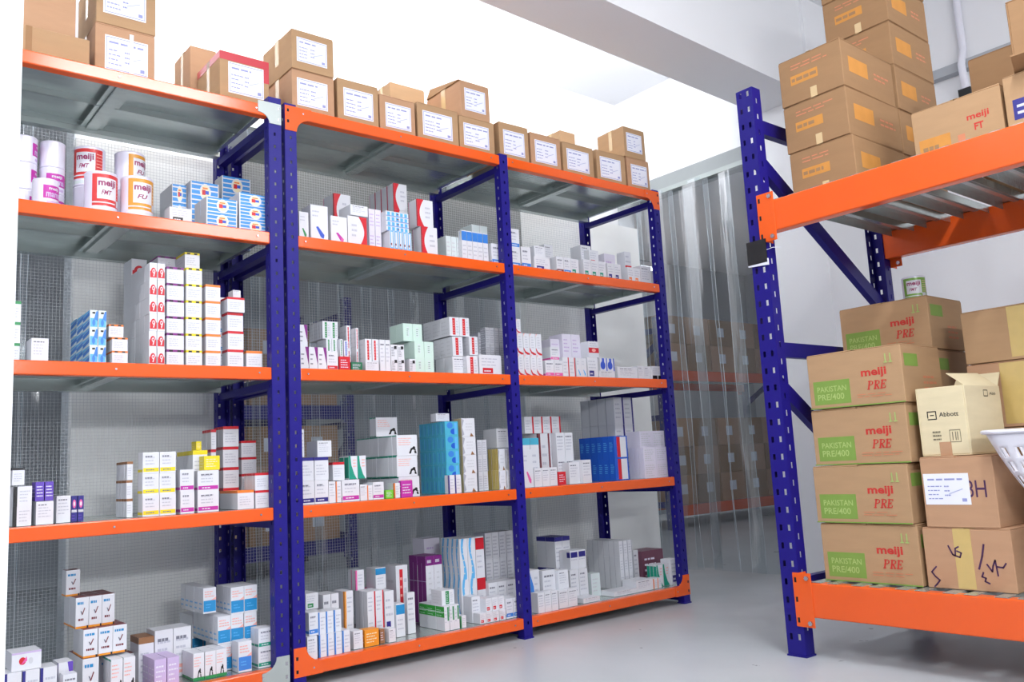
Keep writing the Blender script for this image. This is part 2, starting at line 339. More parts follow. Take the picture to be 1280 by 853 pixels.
def side_rails(parent, x, levels, w=.046):
    for z in levels:
        b = MB(); b.box(x + .006, .05, z - .075, x + w - .006, D, z - .047, BLUE); b.build('side_rail', parent)
LVM = [2.196, 1.676, 1.159, .646, .0886]; LVL = [2.178, 1.675, 1.159, .648, .0886]
PC = [(.0195, .0275)]; PSC = [(.016, .024)]
t1 = thing('shelving_rack', 'blue and orange single bay shelving rack at the left, holding milk tins', 'shelving', (0, 0, 0))
for x in (-1.14, -.066): post(t1, x, 0, .05, .042, 2.215, PC, PSC, .05, .013); post(t1, x, D + .042, .05, .042, 2.215, PC, PSC, .05, .013, True)
shelf_bay(t1, -1.09, -.066, LVL, -1.09, -.0665); side_rails(t1, -1.14, LVL); side_rails(t1, -.066, LVL)
gusset(t1, -.0165, -1, 2.19, -1, GALVP, sz=.062); gusset(t1, -.0165, -1, .035, 1, GALVP, sz=.068)
wire_mesh(t1, -1.09, -.07, .1, 2.2, D + .045)
t2 = thing('shelving_rack', 'blue and orange double bay shelving rack in the middle, packed with medicine boxes', 'shelving', (0, 0, 0))
for x in (0, 1.0717, 2.143): post(t2, x, 0, .0469, .042, 2.205, PC, PSC, .05, .013); post(t2, x, D + .042, .0469, .042, 2.205, PC, PSC, .05, .013, True)
shelf_bay(t2, .047, 1.0715, LVM, .0472, 1.0716); shelf_bay(t2, 1.1187, 2.143, LVM, 1.1188, 2.1428)
for x in (0, 1.0717, 2.143): side_rails(t2, x, LVM)
gusset(t2, 0, 1, 2.196, -1, ORANGE); gusset(t2, 2.19, -1, 2.196, -1, ORANGE); gusset(t2, 0, 1, .0426, 1, ORANGE); gusset(t2, 2.19, -1, .0426, 1, ORANGE)
wire_mesh(t2, .05, 1.07, .1, 2.2, D + .045); wire_mesh(t2, 1.12, 2.14, .1, 2.2, D + .045)

def pallet_rack(root, L, dep, h, beams, bh, nplank=None, pitch=.159, pw=.105, both_ends=True, bm=None):
    bm = bm or ORANGE
    pw_, pd_ = .0745, .055
    cols = [(.014, .025), (.048, .059)]
    ends = [0, L] if both_ends else [0]
    for x in ends:
        post(root, x, 0, pw_, pd_, h, cols, [(.02, .03)], .066, .022); post(root, x, dep + pd_, pw_, pd_, h, cols, [(.02, .03)], .066, .022, True)
        xm = x + pw_ / 2; y0 = pd_; y1 = dep
        def br(za, zb, nm):
            b = MB(); b.bar((xm, y0 - .03, za), (xm, y1 + .03, zb), .03, .058, BLUE); o = b.build(nm, root); return o
        for zz in (2.06, 1.145, .25):
            if zz < h: br(zz, zz, 'cross_brace')
        if h > 1.9: br(1.93, 1.36, 'diagonal_brace'); br(1.02, .40, 'diagonal_brace')
    for z in beams:
        for yy, nm in ((-.004, 'front_beam'), (dep + pd_ - .046, 'rear_beam')):
            b = MB(); b.box(pw_, yy, z - bh, L, yy + .05, z, bm); o = bevel(b.build(nm, root), .005, 2)
            for xe, s in ((0, 1), (L + pw_, -1)):
                if xe and not both_ends: continue
                c = MB(); a0, a1 = sorted((xe + s * .052, xe + s * .128))
                yf = yy - .004 if nm == 'front_beam' else yy + .05
                c.box(a0, yf, z - bh - .036, a1, yf + .004, z + .034, bm)
                e0, e1 = sorted((xe + s * .0755, xe + s * .0795)); c.box(e0, yf + .004, z - bh - .036, e1, yf + .05, z + .034, bm)
                cn = bevel(c.build('end_connector', o), .003, 2)
                for zz in (z + .008, z - bh / 2, z - bh - .012): sl = MB(); sl.box(xe + s * .064 - .004, yf - .001, zz - .009, xe + s * .064 + .004, yf + .001, zz + .009, HOLE); sl.build('slot', o)
                for zz in (z + .016, z - bh - .020): sl = MB(); sl.tube([(xe + s * .112, yf - .007, zz), (xe + s * .112, yf + .001, zz)], .009, STEEL, 6); sl.build('bolt', o)
        n = nplank or int((L - pw_ - .06) / pitch)
        for i in range(n):
            x = pw_ + .045 + i * pitch
            key = ('plank', pw, round(dep, 3))
            if key not in _panel:
                q = MB(); Dp = dep + pd_ + .02; pr = [(0, -.03), (0, 0), (pw * .36, 0), (pw * .40, -.008), (pw * .60, -.008), (pw * .64, 0), (pw, 0), (pw, -.03)]
                for (xa, za), (xb, zb) in zip(pr, pr[1:]):
                    nx, nz = (zb - za), -(xb - xa); l = math.hypot(nx, nz); nx, nz = nx / l * .0015, nz / l * .0015
                    lo = [(xa, 0, za), (xb, 0, zb), (xb + nx, 0, zb + nz), (xa + nx, 0, za + nz)]; hi = [(a, Dp, c) for a, _, c in lo]
                    for i2 in range(4): j2 = (i2 + 1) % 4; q.face([lo[i2], hi[i2], hi[j2], lo[j2]], GALV)
                    q.face(lo, GALV); q.face(hi[::-1], GALV)
                _panel[key] = q.mesh('deck_plank')
            link('deck_plank', _panel[key], root, (x, .004, z + .0025))
pr = thing('pallet_rack', 'tall blue pallet rack with wide orange beams holding cardboard cartons, at the right', 'rack', (1.481, -1.042, 0), R(-90))
pallet_rack(pr, 2.6, .92, 2.205, (1.721, .271), .124)
rb = thing('pallet_rack', 'blue and orange pallet rack in the store beyond the doorway curtain', 'rack', (5.45, 2.9, 0), 0, 'racks in the store behind')
pallet_rack(rb, 2.7, .9, 2.2, (1.64, .235), .11)
ra = thing('pallet_rack', 'dark blue pallet rack seen behind the middle shelving', 'rack', (.72, 3.3, 0), 0, 'racks in the store behind')
pallet_rack(ra, 1.30, .9, 2.2, (1.30, .24), .11, bm=BLUE)
tg = thing('price_tag_holder', 'small black tag with white paper on the pallet rack post', 'tag', (1.470, -1.078, 1.47))
b = MB(); b.box(-.004, -.044, .012, 0, .044, .105, BLACKP); b.build('card_holder', tg); b = MB(); b.hexa([(-.003, -.048, 0), (.0015, -.048, 0), (.0015, .044, .006), (-.003, .044, .006), (-.003, -.048, .026), (.0015, -.048, .026), (.0015, .044, .02), (-.003, .044, .02)], PAPER); b.build('paper', tg)
b = MB(); b.tube([(0, -.044, .06), (-.004, -.075, .062), (.01, -.1, .058)], .0012, PAPER, 6); b.build('string', tg)
b = MB(); b.tube([(3.728, -1.075, 3.5), (3.728, -1.068, 3.2), (3.725, -1.07, 3.0), (3.67, -1.072, 2.9), (3.69, -1.07, 2.78), (3.72, -1.062, 2.75)], .021, PLASTIC, 12); tag(b.build('conduit_pipe', smooth=True), 'white conduit pipe running down the right wall', 'pipe')
b = MB(); b.box(3.68, -1.10, 2.71, 3.75, -1.03, 2.76, BLACKP); tag(bevel(b.build('junction_box')), 'small black box at the foot of the white conduit', 'junction box')

# ------------------------------------------------------------------ strip curtains
def strip_curtain(name, label, a, bnd, ztop, ax, n, wd=.20, seed=1):
    """ax 'x': strips side by side along x at y=a; ax 'y': along y at x=a"""
    rr = random.Random(seed); t = thing(name, label, 'curtain', (0, 0, 0), 0, 'clear strip curtains'); lo, hi = bnd; st = (hi - lo - wd) / max(1, n - 1)
    b = MB()
    if ax == 'x': b.box(lo, a - .02, ztop - .03, hi, a + .02, ztop, GALVP)
    else: b.box(a - .02, lo, ztop - .03, a + .02, hi, ztop, GALVP)
    b.build('hanging_rail', t)
    for i in range(n):
        c = lo + wd / 2 + i * st; bow = rr.uniform(.008, .02) * (1 if i % 2 else -1); sway = rr.uniform(-.02, .02); tw = rr.uniform(-.12, .12); off = .014 if i % 2 else -.014
        ph = rr.uniform(0, 6); zl = rr.uniform(.008, .03); m = MB(); N = 8; M = 16; g = []
        for k in range(M + 1):
            z = zl + (ztop - .01 - zl) * k / M; e = 1 - k / M; row = []
            for j in range(N + 1):
                s = (j / N - .5); al = s * wd * (1 - .04 * e); dp = off + bow * (1 - 4 * s * s) * (.4 + .6 * e) + tw * s * wd * e + .012 * e * math.sin(5 * z + ph + s * 2)
                p = (c + al + sway * e, a + dp, z) if ax == 'x' else (a + dp, c + al + sway * e, z); row.append(p)
            g.append(row)
        for k in range(M):
            for j in range(N): m.face([g[k][j], g[k][j + 1], g[k + 1][j + 1], g[k + 1][j]], PVC)
        o = m.build('plastic_strip', t, smooth=True, fix=True)
        for j in (0, N):
            q = MB(); q.tube([g[k][j] for k in range(M + 1)], .0016, PVCEDGE, 6); q.build('cut_edge', o, smooth=True)
    return t
strip_curtain('strip_curtain', 'clear plastic strip curtain hanging in the doorway at the aisle end', XE - .05, (.07, YB - .02), 2.59, 'y', 7, .21, 3)
strip_curtain('strip_curtain', 'clear plastic strip curtain behind the middle shelving bay', YB - .05, (.17, 2.15), 2.60, 'x', 12, .21, 4)
strip_curtain('strip_curtain', 'clear plastic strip curtain behind the left shelving bay', YB - .05, (-1.69, -.50), 2.60, 'x', 7, .21, 5)

# ------------------------------------------------------------------ cartons
def carton_mesh(w, d, h, m, seed=0, tape=None, tape_face='F'):
    """closed corrugated carton: walls, the two top flaps with the slit between them, base"""
    b = MB(); rr = random.Random(seed); t = .004; sk = 0
    b.hexa([(-w / 2, -d / 2, 0), (w / 2, -d / 2, 0), (w / 2, d / 2, 0), (-w / 2, d / 2, 0), (-w / 2 + sk, -d / 2, h - t), (w / 2 + sk, -d / 2, h - t), (w / 2 + sk, d / 2, h - t), (-w / 2 + sk, d / 2, h - t)], m)
    for s in (-1, 1):   # flaps folded over the top
        y0, y1 = sorted((s * .0015, s * (d / 2 - .001))); lift = rr.uniform(0, .003)
        b.hexa([(-w / 2 + .001 + sk, y0, h - t), (w / 2 - .001 + sk, y0, h - t), (w / 2 - .001 + sk, y1, h - t), (-w / 2 + .001 + sk, y1, h - t)] +
               [(-w / 2 + .001 + sk, y0, h + (lift if s > 0 else lift)), (w / 2 - .001 + sk, y0, h + lift), (w / 2 - .001 + sk, y1, h), (-w / 2 + .001 + sk, y1, h)], m)
    return b
def paper_label(parent, mb_face, a0, b0, a1, b1, seed=0, name='paper_label', border=True):
    """white sheet with a blue frame and rows of illegible small print, pasted on a carton face"""
    q = MB(); F = Face(q, mb_face.o, mb_face.u, mb_face.v, mb_face.W, mb_face.H)
    l = .0012; q.hexa([F.p(a0, b0, 0), F.p(a1, b0, 0), F.p(a1, b0, l), F.p(a0, b0, l), F.p(a0, b1, 0), F.p(a1, b1, 0), F.p(a1, b1, l), F.p(a0, b1, l)], PAPER)
    G = Face(q, F.p(a0, b0, l), F.u, F.v, (a1 - a0) * F.W, (b1 - b0) * F.H)
    if border:
        for r_ in ((.03, .04, .97, .06), (.03, .94, .97, .96), (.03, .06, .042, .94), (.958, .06, .97, .94)): G.rect(*r_, BLUEINK, .0004)
    G.lines(.09, .76, .95, .88, 1, BLUEINK, .45, seed); G.lines(.08, .15, .42, .68, 4, BLUEINK, .25, seed + 1); G.lines(.45, .25, .62, .68, 3, BLUEINK, .3, seed + 2); G.rect(.82, .1, .92, .2, BLUEINK)
    G.stroke([(.55 * G.W, .35 * G.H), (.85 * G.W, .5 * G.H)], .003, mat('faint_ink', (190, 196, 226), .6))
    return q.build(name, parent)
def tape_part(parent, F, a0, b0, a1, b1, m=None):
    q = MB(); G = Face(q, F.o, F.u, F.v, F.W, F.H); l = .0008
    q.hexa([G.p(a0, b0, 0), G.p(a1, b0, 0), G.p(a1, b0, l), G.p(a0, b0, l), G.p(a0, b1, 0), G.p(a1, b1, 0), G.p(a1, b1, l), G.p(a0, b1, l)], m or TAPE); return q.build('tape', parent)
# cartons along the top shelf: x0, x1, y0, z, height, depth, label text, options
TOPC = [
 (-.665, -.458, .10, 2.178, .215, .28, 'labelled carton at left of the top shelf, lower of two', 'label string'),
 (-.662, -.455, .10, 2.393, .21, .28, 'labelled carton at left of the top shelf, upper of two', 'label'),
 (-.239, -.039, .05, 2.178, .205, .24, 'labelled carton with red tape along its top edge', 'label red'),
 (.056, .247, .05, 2.196, .192, .28, 'labelled carton just right of the double posts, lower of two', 'label'),
 (.056, .247, .05, 2.388, .172, .28, 'labelled carton just right of the double posts, upper of two', 'label'),
 (.258, .457, .05, 2.196, .203, .28, 'labelled carton, first right of the two high carton stack', 'label'),
 (.461, .644, .05, 2.196, .18, .28, 'labelled carton, second right of the two high carton stack', 'label'),
 (.652, .880, .05, 2.196, .190, .28, 'labelled carton, third right of the two high carton stack', 'label'),
 (.884, 1.091, .05, 2.196, .18, .28, 'labelled carton under a carton on the middle top shelf', 'label'),
 (.905, 1.079, .06, 2.376, .18, .28, 'labelled carton with ragged lid, set on another by the middle post', 'label open'),
 (.70, .90, .345, 2.1965, .41, .16, 'tall carton standing in the back row of the middle top shelf', 'plain'),
 (1.12, 1.306, .05, 2.196, .2, .28, 'labelled carton just right of the middle post on top shelf', 'label'),
 (1.316, 1.519, .05, 2.196, .188, .28, 'labelled carton with yellowish paper on the right top shelf', 'label'),
 (1.53, 1.753, .05, 2.196, .184, .28, 'labelled carton in the centre of the right top shelf', 'label'),
 (1.776, 1.996, .05, 2.196, .189, .28, 'labelled carton left of the end stack on the top shelf', 'label'),
 (2.008, 2.189, .05, 2.196, .19, .28, 'labelled carton at the right end of the top shelf, lower of two', 'label'),
 (1.996, 2.170, .05, 2.386, .175, .2, 'labelled carton at the right end of the top shelf, upper of two', 'label'),
 (1.80, 1.92, .345, 2.1965, .40, .16, 'carton standing in the back row of the right top shelf', 'plain'),
 (-.262, -.15, .31, 2.178, .33, .19, 'bright lit carton behind the red taped carton', 'plain'),
]
for i, (x0, x1, y0, z, h, d, lab, opt) in enumerate(TOPC):
    w = x1 - x0; t = thing('carton', lab, 'carton', ((x0 + x1) / 2, y0 + d / 2, z), R(random.uniform(-.6, .6)), 'cartons on the top shelf')
    cm = CARD if i % 3 else CARD3
    bd = bevel(carton_mesh(w - .004, d, h - .003, cm, i).build('carton_body', t), .003, 1)
    fs = box_faces(MB(), w - .004, d, h - .003)
    if 'label' in opt:
        rr = random.Random(i); a = rr.uniform(.10, .17); paper_label(t, fs['F'], a, .2, a + .72, .82, i * 7)
    tape_part(t, fs['L'], .44, .35, .56, 1.0, TAPEC); tape_part(t, Face(MB(), (-w / 2 + .002, -.025, h - .0025), (1, 0, 0), (0, 1, 0), w - .004, .05), 0, 0, 1, 1, TAPEC)
    if 'red' in opt:
        RT = mat('red_tape', (196, 40, 56), .3, coat=.4); tape_part(t, fs['F'], 0, .84, 1, 1.0, RT); tape_part(t, fs['F'], .88, .55, 1, .85, RT); tape_part(t, fs['L'], .0, .86, 1, 1.0, RT)
    if 'string' in opt:
        q = MB(); q.box(.012, -d / 2 - .006, .004, .026, -d / 2 - .003, h * .9, PLASTIC); q.build('strap', t)
    if 'open' in opt:
        q = MB(); q.hexa([(-w / 2, -d / 2 + .02, h), (w / 2, -d / 2 + .02, h), (w / 2, d / 2, h), (-w / 2, d / 2, h), (-w / 2, -d / 2 + .01, h + .003), (w / 2, -d / 2 + .01, h + .003), (w / 2 - .01, d / 2 - .02, h + .05), (-w / 2 + .01, d / 2 - .02, h + .05)], CARD2); q.build('lid_flap', t)
# the low tray and tall carton at the far left of the top shelf
t = thing('carton', 'low open cardboard tray at the far left of the top shelf', 'carton', (-.81, .17, 2.178), 0, 'cartons on the top shelf')
b = MB(); W, Dd, H = .24, .22, .115; tt = .005
b.box(-W / 2, -Dd / 2, 0, W / 2, Dd / 2, tt, CARD)
for r_ in ((-W / 2, -Dd / 2, W / 2, -Dd / 2 + tt), (-W / 2, Dd / 2 - tt, W / 2, Dd / 2), (-W / 2, -Dd / 2 + tt, -W / 2 + tt, Dd / 2 - tt), (W / 2 - tt, -Dd / 2 + tt, W / 2, Dd / 2 - tt)): b.box(r_[0], r_[1], tt, r_[2], r_[3], H, CARD)
bevel(b.build('carton_body', t), .002, 1); tape_part(t, Face(MB(), (-W / 2, -Dd / 2, 0), (1, 0, 0), (0, 0, 1), W, H), .18, 0, .26, 1, CARD2)
t = thing('carton', 'tall carton standing in the low tray at the far left', 'carton', (-.825, .175, 2.184), 0, 'cartons on the top shelf')
carton_mesh(.19, .17, .46, CARD3, 40).build('carton_body', t); q = MB(); q.box(.097, -.075, .02, .103, .06, .44, PLASTIC); q.box(.105, -.06, .02, .109, .06, .43, PLASTIC); q.build('white_board', t)

# cartons on the pallet rack: centre y, face x, base z, width (along y), depth (along x), height
def rack_carton(label, y0, y1, x0, dp, z, h, m=CARD, seed=0, rz=0.0, group='cartons on the pallet rack'):
    t = thing('carton', label, 'carton', (x0 + dp / 2, (y0 + y1) / 2, z), rz, group)
    mb = carton_mesh(dp, abs(y1 - y0), h, m, seed); return t, mb, box_faces(mb, dp, abs(y1 - y0), h)
def meiji_pre(label, y0, y1, x0, z, h, dp=.30, seed=0, rz=0):
    t, mb, f = rack_carton(label, y0, y1, x0, dp, z, h - .004, CARD, seed, rz, 'milk powder cartons stacked on the pallet rack')
    L = f['L']
    L.rect(.05, .07, .45, .50, GREENINK); L.text('PAKISTAN', .09, .30, .41, .40, GREENPALE, .01); L.text('PRE/400', .09, .15, .38, .26, GREENPALE, .01)
    L.text('meiji', .58, .46, .84, .64, REDINK, .03); PRE(L, .63, .27, .83, .41)
    L.lines(.52, .13, .94, .22, 2, RUST, .3, seed); L.rect(0, 0, 1, .02, GREENINK)
    for a in (.84, .89): L.rect(a, .72, a + .012, .86, GREENPALE); L.rect(a - .012, .70, a + .024, .72, GREENPALE)
    F = f['F']; F.rect(.06, .62, .40, .84, GREENINK); F.lines(.5, .2, .9, .5, 3, RUST, .4, seed)
    bevel(mb.build('carton_body', t), .003, 1); tape_part(t, f['T'], 0, .46, 1, .54, TAPEC); return t
def PRE(F, a0, b0, a1, b1):
    """slanted serif capitals P R E drawn as strokes"""
    W, H = F.W, F.H; X0 = a0 * W; w3 = (a1 - a0) * W / 3; y0 = b0 * H; hh = (b1 - b0) * H; sl = .22
    def S(k, pts, t): F.stroke([(X0 + k * w3 + (x * w3 * .78) + y * hh * sl, y0 + y * hh) for x, y in pts], t, REDINK)
    T = hh * .20; tn = hh * .10
    bowl = [(.25, 1), (.7, .98), (.92, .86), (.92, .66), (.7, .53), (.25, .5)]
    for k in (0, 1): S(k, [(.25, 0), (.25, 1)], T); S(k, bowl, tn); S(k, [(.92, .88), (.92, .64)], T * .8); S(k, [(.02, .02), (.5, .02)], tn); S(k, [(.02, .98), (.3, .98)], tn)
    S(1, [(.5, .5), (.98, .02)], T); S(1, [(.8, .02), (1.1, .02)], tn)
    S(2, [(.25, 0), (.25, 1)], T); S(2, [(.02, .98), (.95, .98), (.95, .8)], tn); S(2, [(.02, .02), (.95, .02), (.98, .25)], tn); S(2, [(.25, .52), (.7, .52)], tn); S(2, [(.7, .4), (.7, .64)], tn)
ZL = .2745; ZU = 1.7245
for i, (dy, nm) in enumerate(((0, 'bottom of the front stack on the pallet rack'), (.004, 'second up in the front stack'), (-.006, 'third up in the front stack'), (-.012, 'top of the front stack below a white wall'))):
    meiji_pre('brown milk carton with green panel, ' + nm, -1.18 + dy, -1.543 + dy, 1.555 + (.0, -.006, .004, .0)[i], ZL + i * .2085, .2085, .30, i, R((.3, -.5, .4, .8)[i]))
for i in range(5):
    meiji_pre('brown milk carton with green panel, ' + ('lowest', 'second', 'third', 'fourth', 'topmost')[i] + ' of the stack behind the front one', -1.155, -1.515, 1.895, ZL + i * .2085, .2085, .30, 10 + i, R(.4))
# open flap lying over the top of the back stack
# handwritten carton
t, mb, f = rack_carton('pinkish carton with purple handwriting, bottom right of the pallet rack', -1.558, -1.838, 1.56, .30, ZL, .198, CARD3, 20)
for pts, wd in [
 ([(.035, .07), (.018, .052), (.028, .038), (.042, .026), (.03, .012), (.022, .004)], .005),
 ([(.082, .140), (.094, .112), (.102, .108), (.104, .132), (.115, .138)], .005),
 ([(.098, .110), (.116, .104), (.122, .118), (.108, .124)], .005),
 ([(.195, .148), (.186, .11), (.172, .07)], .006),
 ([(.184, .060), (.178, .046), (.19, .042), (.186, .032), (.2, .026)], .005),
 ([(.198, .086), (.212, .064), (.216, .082), (.224, .1), (.228, .052)], .005),
 ([(.228, .08), (.246, .078), (.256, .092)], .005)]:
    q = MB(); Face(q, f['L'].o + Vector((-.0009, 0, 0)), f['L'].u, f['L'].v, f['L'].W, f['L'].H).stroke(pts, wd, PURINK); q.build('pen_stroke', t)
bevel(mb.build('carton_body', t), .004, 1); tape_part(t, f['L'], .36, .02, .56, .99, TAPE); tape_part(t, f['T'], 0, .38, 1, .58, TAPE)
# carton with paper label and letters
t, mb, f = rack_carton('pinkish carton with pasted label and black letters, under the pale box', -1.578, -1.812, 1.558, .27, ZL + .2, .232, CARD3, 21)
L = f['L']; W, H = L.W, L.H
L.text('8H', .60, .42, .88, .66, PURINK, .0)
bevel(mb.build('carton_body', t), .004, 1); paper_label(t, f['L'], .03, .32, .66, .76, 77, border=False); 
# pale pharmaceutical carton with open flaps
t = thing('carton', 'pale cream carton with open flaps and black logo on the pallet rack', 'carton', (1.715, -1.665, ZL + .434), R(-1), 'cartons on the pallet rack')
w_, d_, h_ = .27, .165, .232; tt = .004; mb = MB()
mb.box(-w_ / 2, -d_ / 2, 0, w_ / 2, d_ / 2, tt, CARDP)
for r_ in ((-w_ / 2, -d_ / 2, w_ / 2, -d_ / 2 + tt), (-w_ / 2, d_ / 2 - tt, w_ / 2, d_ / 2), (-w_ / 2, -d_ / 2 + tt, -w_ / 2 + tt, d_ / 2 - tt), (w_ / 2 - tt, -d_ / 2 + tt, w_ / 2, d_ / 2 - tt)): mb.box(r_[0], r_[1], tt, r_[2], r_[3], h_, CARDP)
f = box_faces(mb, w_, d_, h_); L = f['L']; bk = pm('black')
L.text('Abbott', .44, .565, .83, .63, bk, .012)
W, H = L.W, L.H; x, y, s = .205 * W, .535 * H, .026
L.stroke([(x, y + s * .2), (x, y + s), (x + s * 1.1, y + s), (x + s * 1.1, y), (x, y), ], .0035, bk); L.stroke([(x + s * .35, y + s * .52), (x + s * .8, y + s * .52)], .003, bk)
gk = mat('faded_black_print', (120, 112, 92), .7)
for a in (.66, .72, .76): L.rect(a, .22, a + .016, .34, gk)
for r_ in ((.61, .19, .83, .2), (.61, .36, .83, .37), (.61, .2, .62, .36), (.82, .2, .83, .36)): L.rect(*r_, gk)
L.lines(.27, .22, .46, .38, 3, gk, .4, 5)
F = f['F']; x, y = .52 * F.W, .84 * F.H; F.stroke([(x, y), (x, y + .02), (x + .03, y + .02), (x + .03, y), (x, y)], .003, bk); F.text('Abb', .68, .86, .86, .90, bk, .01)
bevel(mb.build('carton_body', t), .002, 1); tape_part(t, L, .38, 0, .62, .2, CARD3)
q = MB(); q.hexa([(-w_ / 2 + .01, -d_ / 2, h_ - .002), (w_ / 2 - .01, -d_ / 2, h_ - .002), (w_ / 2 - .01, -d_ / 2 + tt, h_), (-w_ / 2 + .01, -d_ / 2 + tt, h_), (-w_ / 2 + .03, -d_ / 2 + .065, h_ + .042), (w_ / 2 - .02, -d_ / 2 + .055, h_ + .046), (w_ / 2 - .02, -d_ / 2 + .058, h_ + .05), (-w_ / 2 + .03, -d_ / 2 + .068, h_ + .046)], CARDP); q.build('flap', t)
q = MB(); q.hexa([(w_ / 2 - tt, -d_ / 2 + .004, h_ - .002), (w_ / 2, -d_ / 2 + .004, h_ - .002), (w_ / 2, d_ / 2 - .004, h_ - .002), (w_ / 2 - tt, d_ / 2 - .004, h_ - .002), (w_ / 2 + .04, -d_ / 2 + .01, h_ + .05), (w_ / 2 + .044, -d_ / 2 + .01, h_ + .048), (w_ / 2 + .044, d_ / 2 - .01, h_ + .048), (w_ / 2 + .04, d_ / 2 - .01, h_ + .05)], CARDP); q.build('flap', t)
# big brown cartons behind it
for i, (z, h, lab) in enumerate(((ZL, .26, 'lowest'), (ZL + .26, .26, 'second'), (ZL + .52, .235, 'third'), (ZL + .755, .195, 'topmost'))):
    t, mb, f = rack_carton('plain brown carton, ' + lab + ' of the stack behind the pale carton', -1.63, -2.08, 1.895, .34, z, h - .003, (CARD3, CARD, CARD3, CARD)[i], 30 + i, R((0, .5, -.6, .3)[i]))
    bevel(mb.build('carton_body', t), .004, 1); tape_part(t, f['L'], .25 + .1 * (i % 2), .05, .45 + .1 * (i % 2), .98, TAPE)
# carton under the basket
t, mb, f = rack_carton('brown carton underneath the white basket', -1.96, -2.40, 1.62, .26, ZL, .30, CARD2, 36); bevel(mb.build('carton_body', t), .004, 1); tape_part(t, f['T'], 0, .45, 1, .55, TAPEC)
# white plastic basket with slots
t = thing('laundry_basket', 'white slotted plastic basket at the right edge of the pallet rack', 'basket', (1.675, -2.045, ZL + .3035))
def rrect(a, bb, r_, n=6):
    out = []
    for cx, cy, s0 in ((a - r_, bb - r_, 0), (-a + r_, bb - r_, 90), (-a + r_, -bb + r_, 180), (a - r_, -bb + r_, 270)):
        for i in range(n + 1): t_ = R(s0 + 90 * i / n); out.append((cx + r_ * math.cos(t_), cy + r_ * math.sin(t_)))
    return out
def wall_ring(lo, hi, nrow):
    m = MB(); n = 120
    def samp(z):
        k = (z / .2) ** .8; pts = rrect(.125 + .075 * k, .15 + .085 * k, .07); per = [0]
        for p, q_ in zip(pts, pts[1:] + pts[:1]): per.append(per[-1] + math.dist(p, q_))
        res = []
        for i in range(n):
            s_ = per[-1] * i / n; j = max(jj for jj in range(len(pts)) if per[jj] <= s_ + 1e-9); f_ = (s_ - per[j]) / max(1e-9, per[j + 1] - per[j]); p, q_ = pts[j], (pts + pts[:1])[j + 1]
            res.append((p[0] + (q_[0] - p[0]) * f_, p[1] + (q_[1] - p[1]) * f_, z))
        return res
    zs = [0, .02, .03, .062, .072, .074, .106, .116, .118, .150, .160, .2]; rings = [samp(z) for z in zs]; slot = {2, 5, 8}
    for a in range(len(zs) - 1):
        for i in range(n):
            if a in slot and i % 4 in (1, 2): continue
            j = (i + 1) % n; m.face([rings[a][i], rings[a][j], rings[a + 1][j], rings[a + 1][i]], PLASTIC)
    m.face(list(reversed(samp(0))), PLASTIC); return m, samp(.2)
mb, rim = wall_ring(0, .2, 3)
o = mb.build('basket_body', t, smooth=True, fix=True); sd = o.modifiers.new('thickness', 'SOLIDIFY'); sd.thickness = .003
q = MB(); q.tube([(p[0] * 1.02, p[1] * 1.02, .2) for p in rim[::2]] + [(rim[0][0] * 1.02, rim[0][1] * 1.02, .2)], .007, PLASTIC, 8); q.build('rim', t, smooth=True)
# upper level of the pallet rack
def upper(label, y0, y1, x0, dp, z, h, seed, rz=0, m=CARD):
    t, mb, f = rack_carton(label, y0, y1, x0, dp, z, h - .003, m, seed, rz)
    L = f['L']; L.rect(.18, .40, .62, .60, ORINK); L.lines(.2, .44, .6, .56, 1, CARD2, .6, seed); L.lines(.2, .72, .8, .86, 2, RUST, .35, seed + 1); F = f['F']; F.rect(.12, .35, .48, .68, ORINK); F.lines(.6, .4, .9, .6, 2, RUST, .4, seed + 2)
    bevel(mb.build('carton_body', t), .003, 1); tape_part(t, f['T'], 0, .46, 1, .54, TAPEC); tape_part(t, f['L'], .48, 0, .58, .22, TAPEC); return t
for i in range(3):
    upper('brown carton with orange panel, ' + ('lowest', 'middle', 'topmost')[i] + ' of the front stack on the upper level', -1.19 + .005 * i, -1.458 + .005 * i, 1.585, .40, ZU + i * .193, .193, 50 + i, R((.2, -.5, .4)[i]), CARD2)
for i in range(6):
    upper('brown carton with orange panel, ' + ('lowest', 'second', 'third', 'fourth', 'fifth', 'topmost')[i] + ' of the tall stack behind on the upper level', -1.17, -1.452, 2.0, .36, ZU + i * .193, .193, 60 + i, R((.2, -.3, .3, 0, .5, -.4)[i]), CARD2)
t, mb, f = rack_carton('wide brown carton with orange panel and red letters on the upper level', -1.655, -1.955, 1.64, .30, ZU, .205, CARD, 70)
L = f['L']; L.rect(.06, .10, .42, .46, ORINK); L.text('meiji', .62, .52, .86, .66, REDINK, .02); L.text('FT', .69, .36, .79, .48, REDINK, .03); L.rect(.5, .2, .58, .36, RUST); L.lines(.1, .2, .36, .36, 1, CARD2, .5, 3)
bevel(mb.build('carton_body', t), .003, 1); tape_part(t, f['T'], 0, .46, 1, .54, TAPEC)
t, mb, f = rack_carton('brown carton with navy label, far right of the upper level', -1.968, -2.25, 1.63, .32, ZU, .215, CARD, 71)
L = f['L']; L.rect(.08, .28, .6, .60, pm('navy')); L.lines(.12, .34, .56, .55, 2, pm('grey'), .4, 2); bevel(mb.build('carton_body', t), .003, 1)
t = thing('carton', 'open carton lying tilted on top at the upper right', 'carton', (1.80, -2.13, ZU + .2195), R(4), 'cartons on the pallet rack')
mb = MB(); tt = .005; w_, d_, h_ = .26, .28, .26
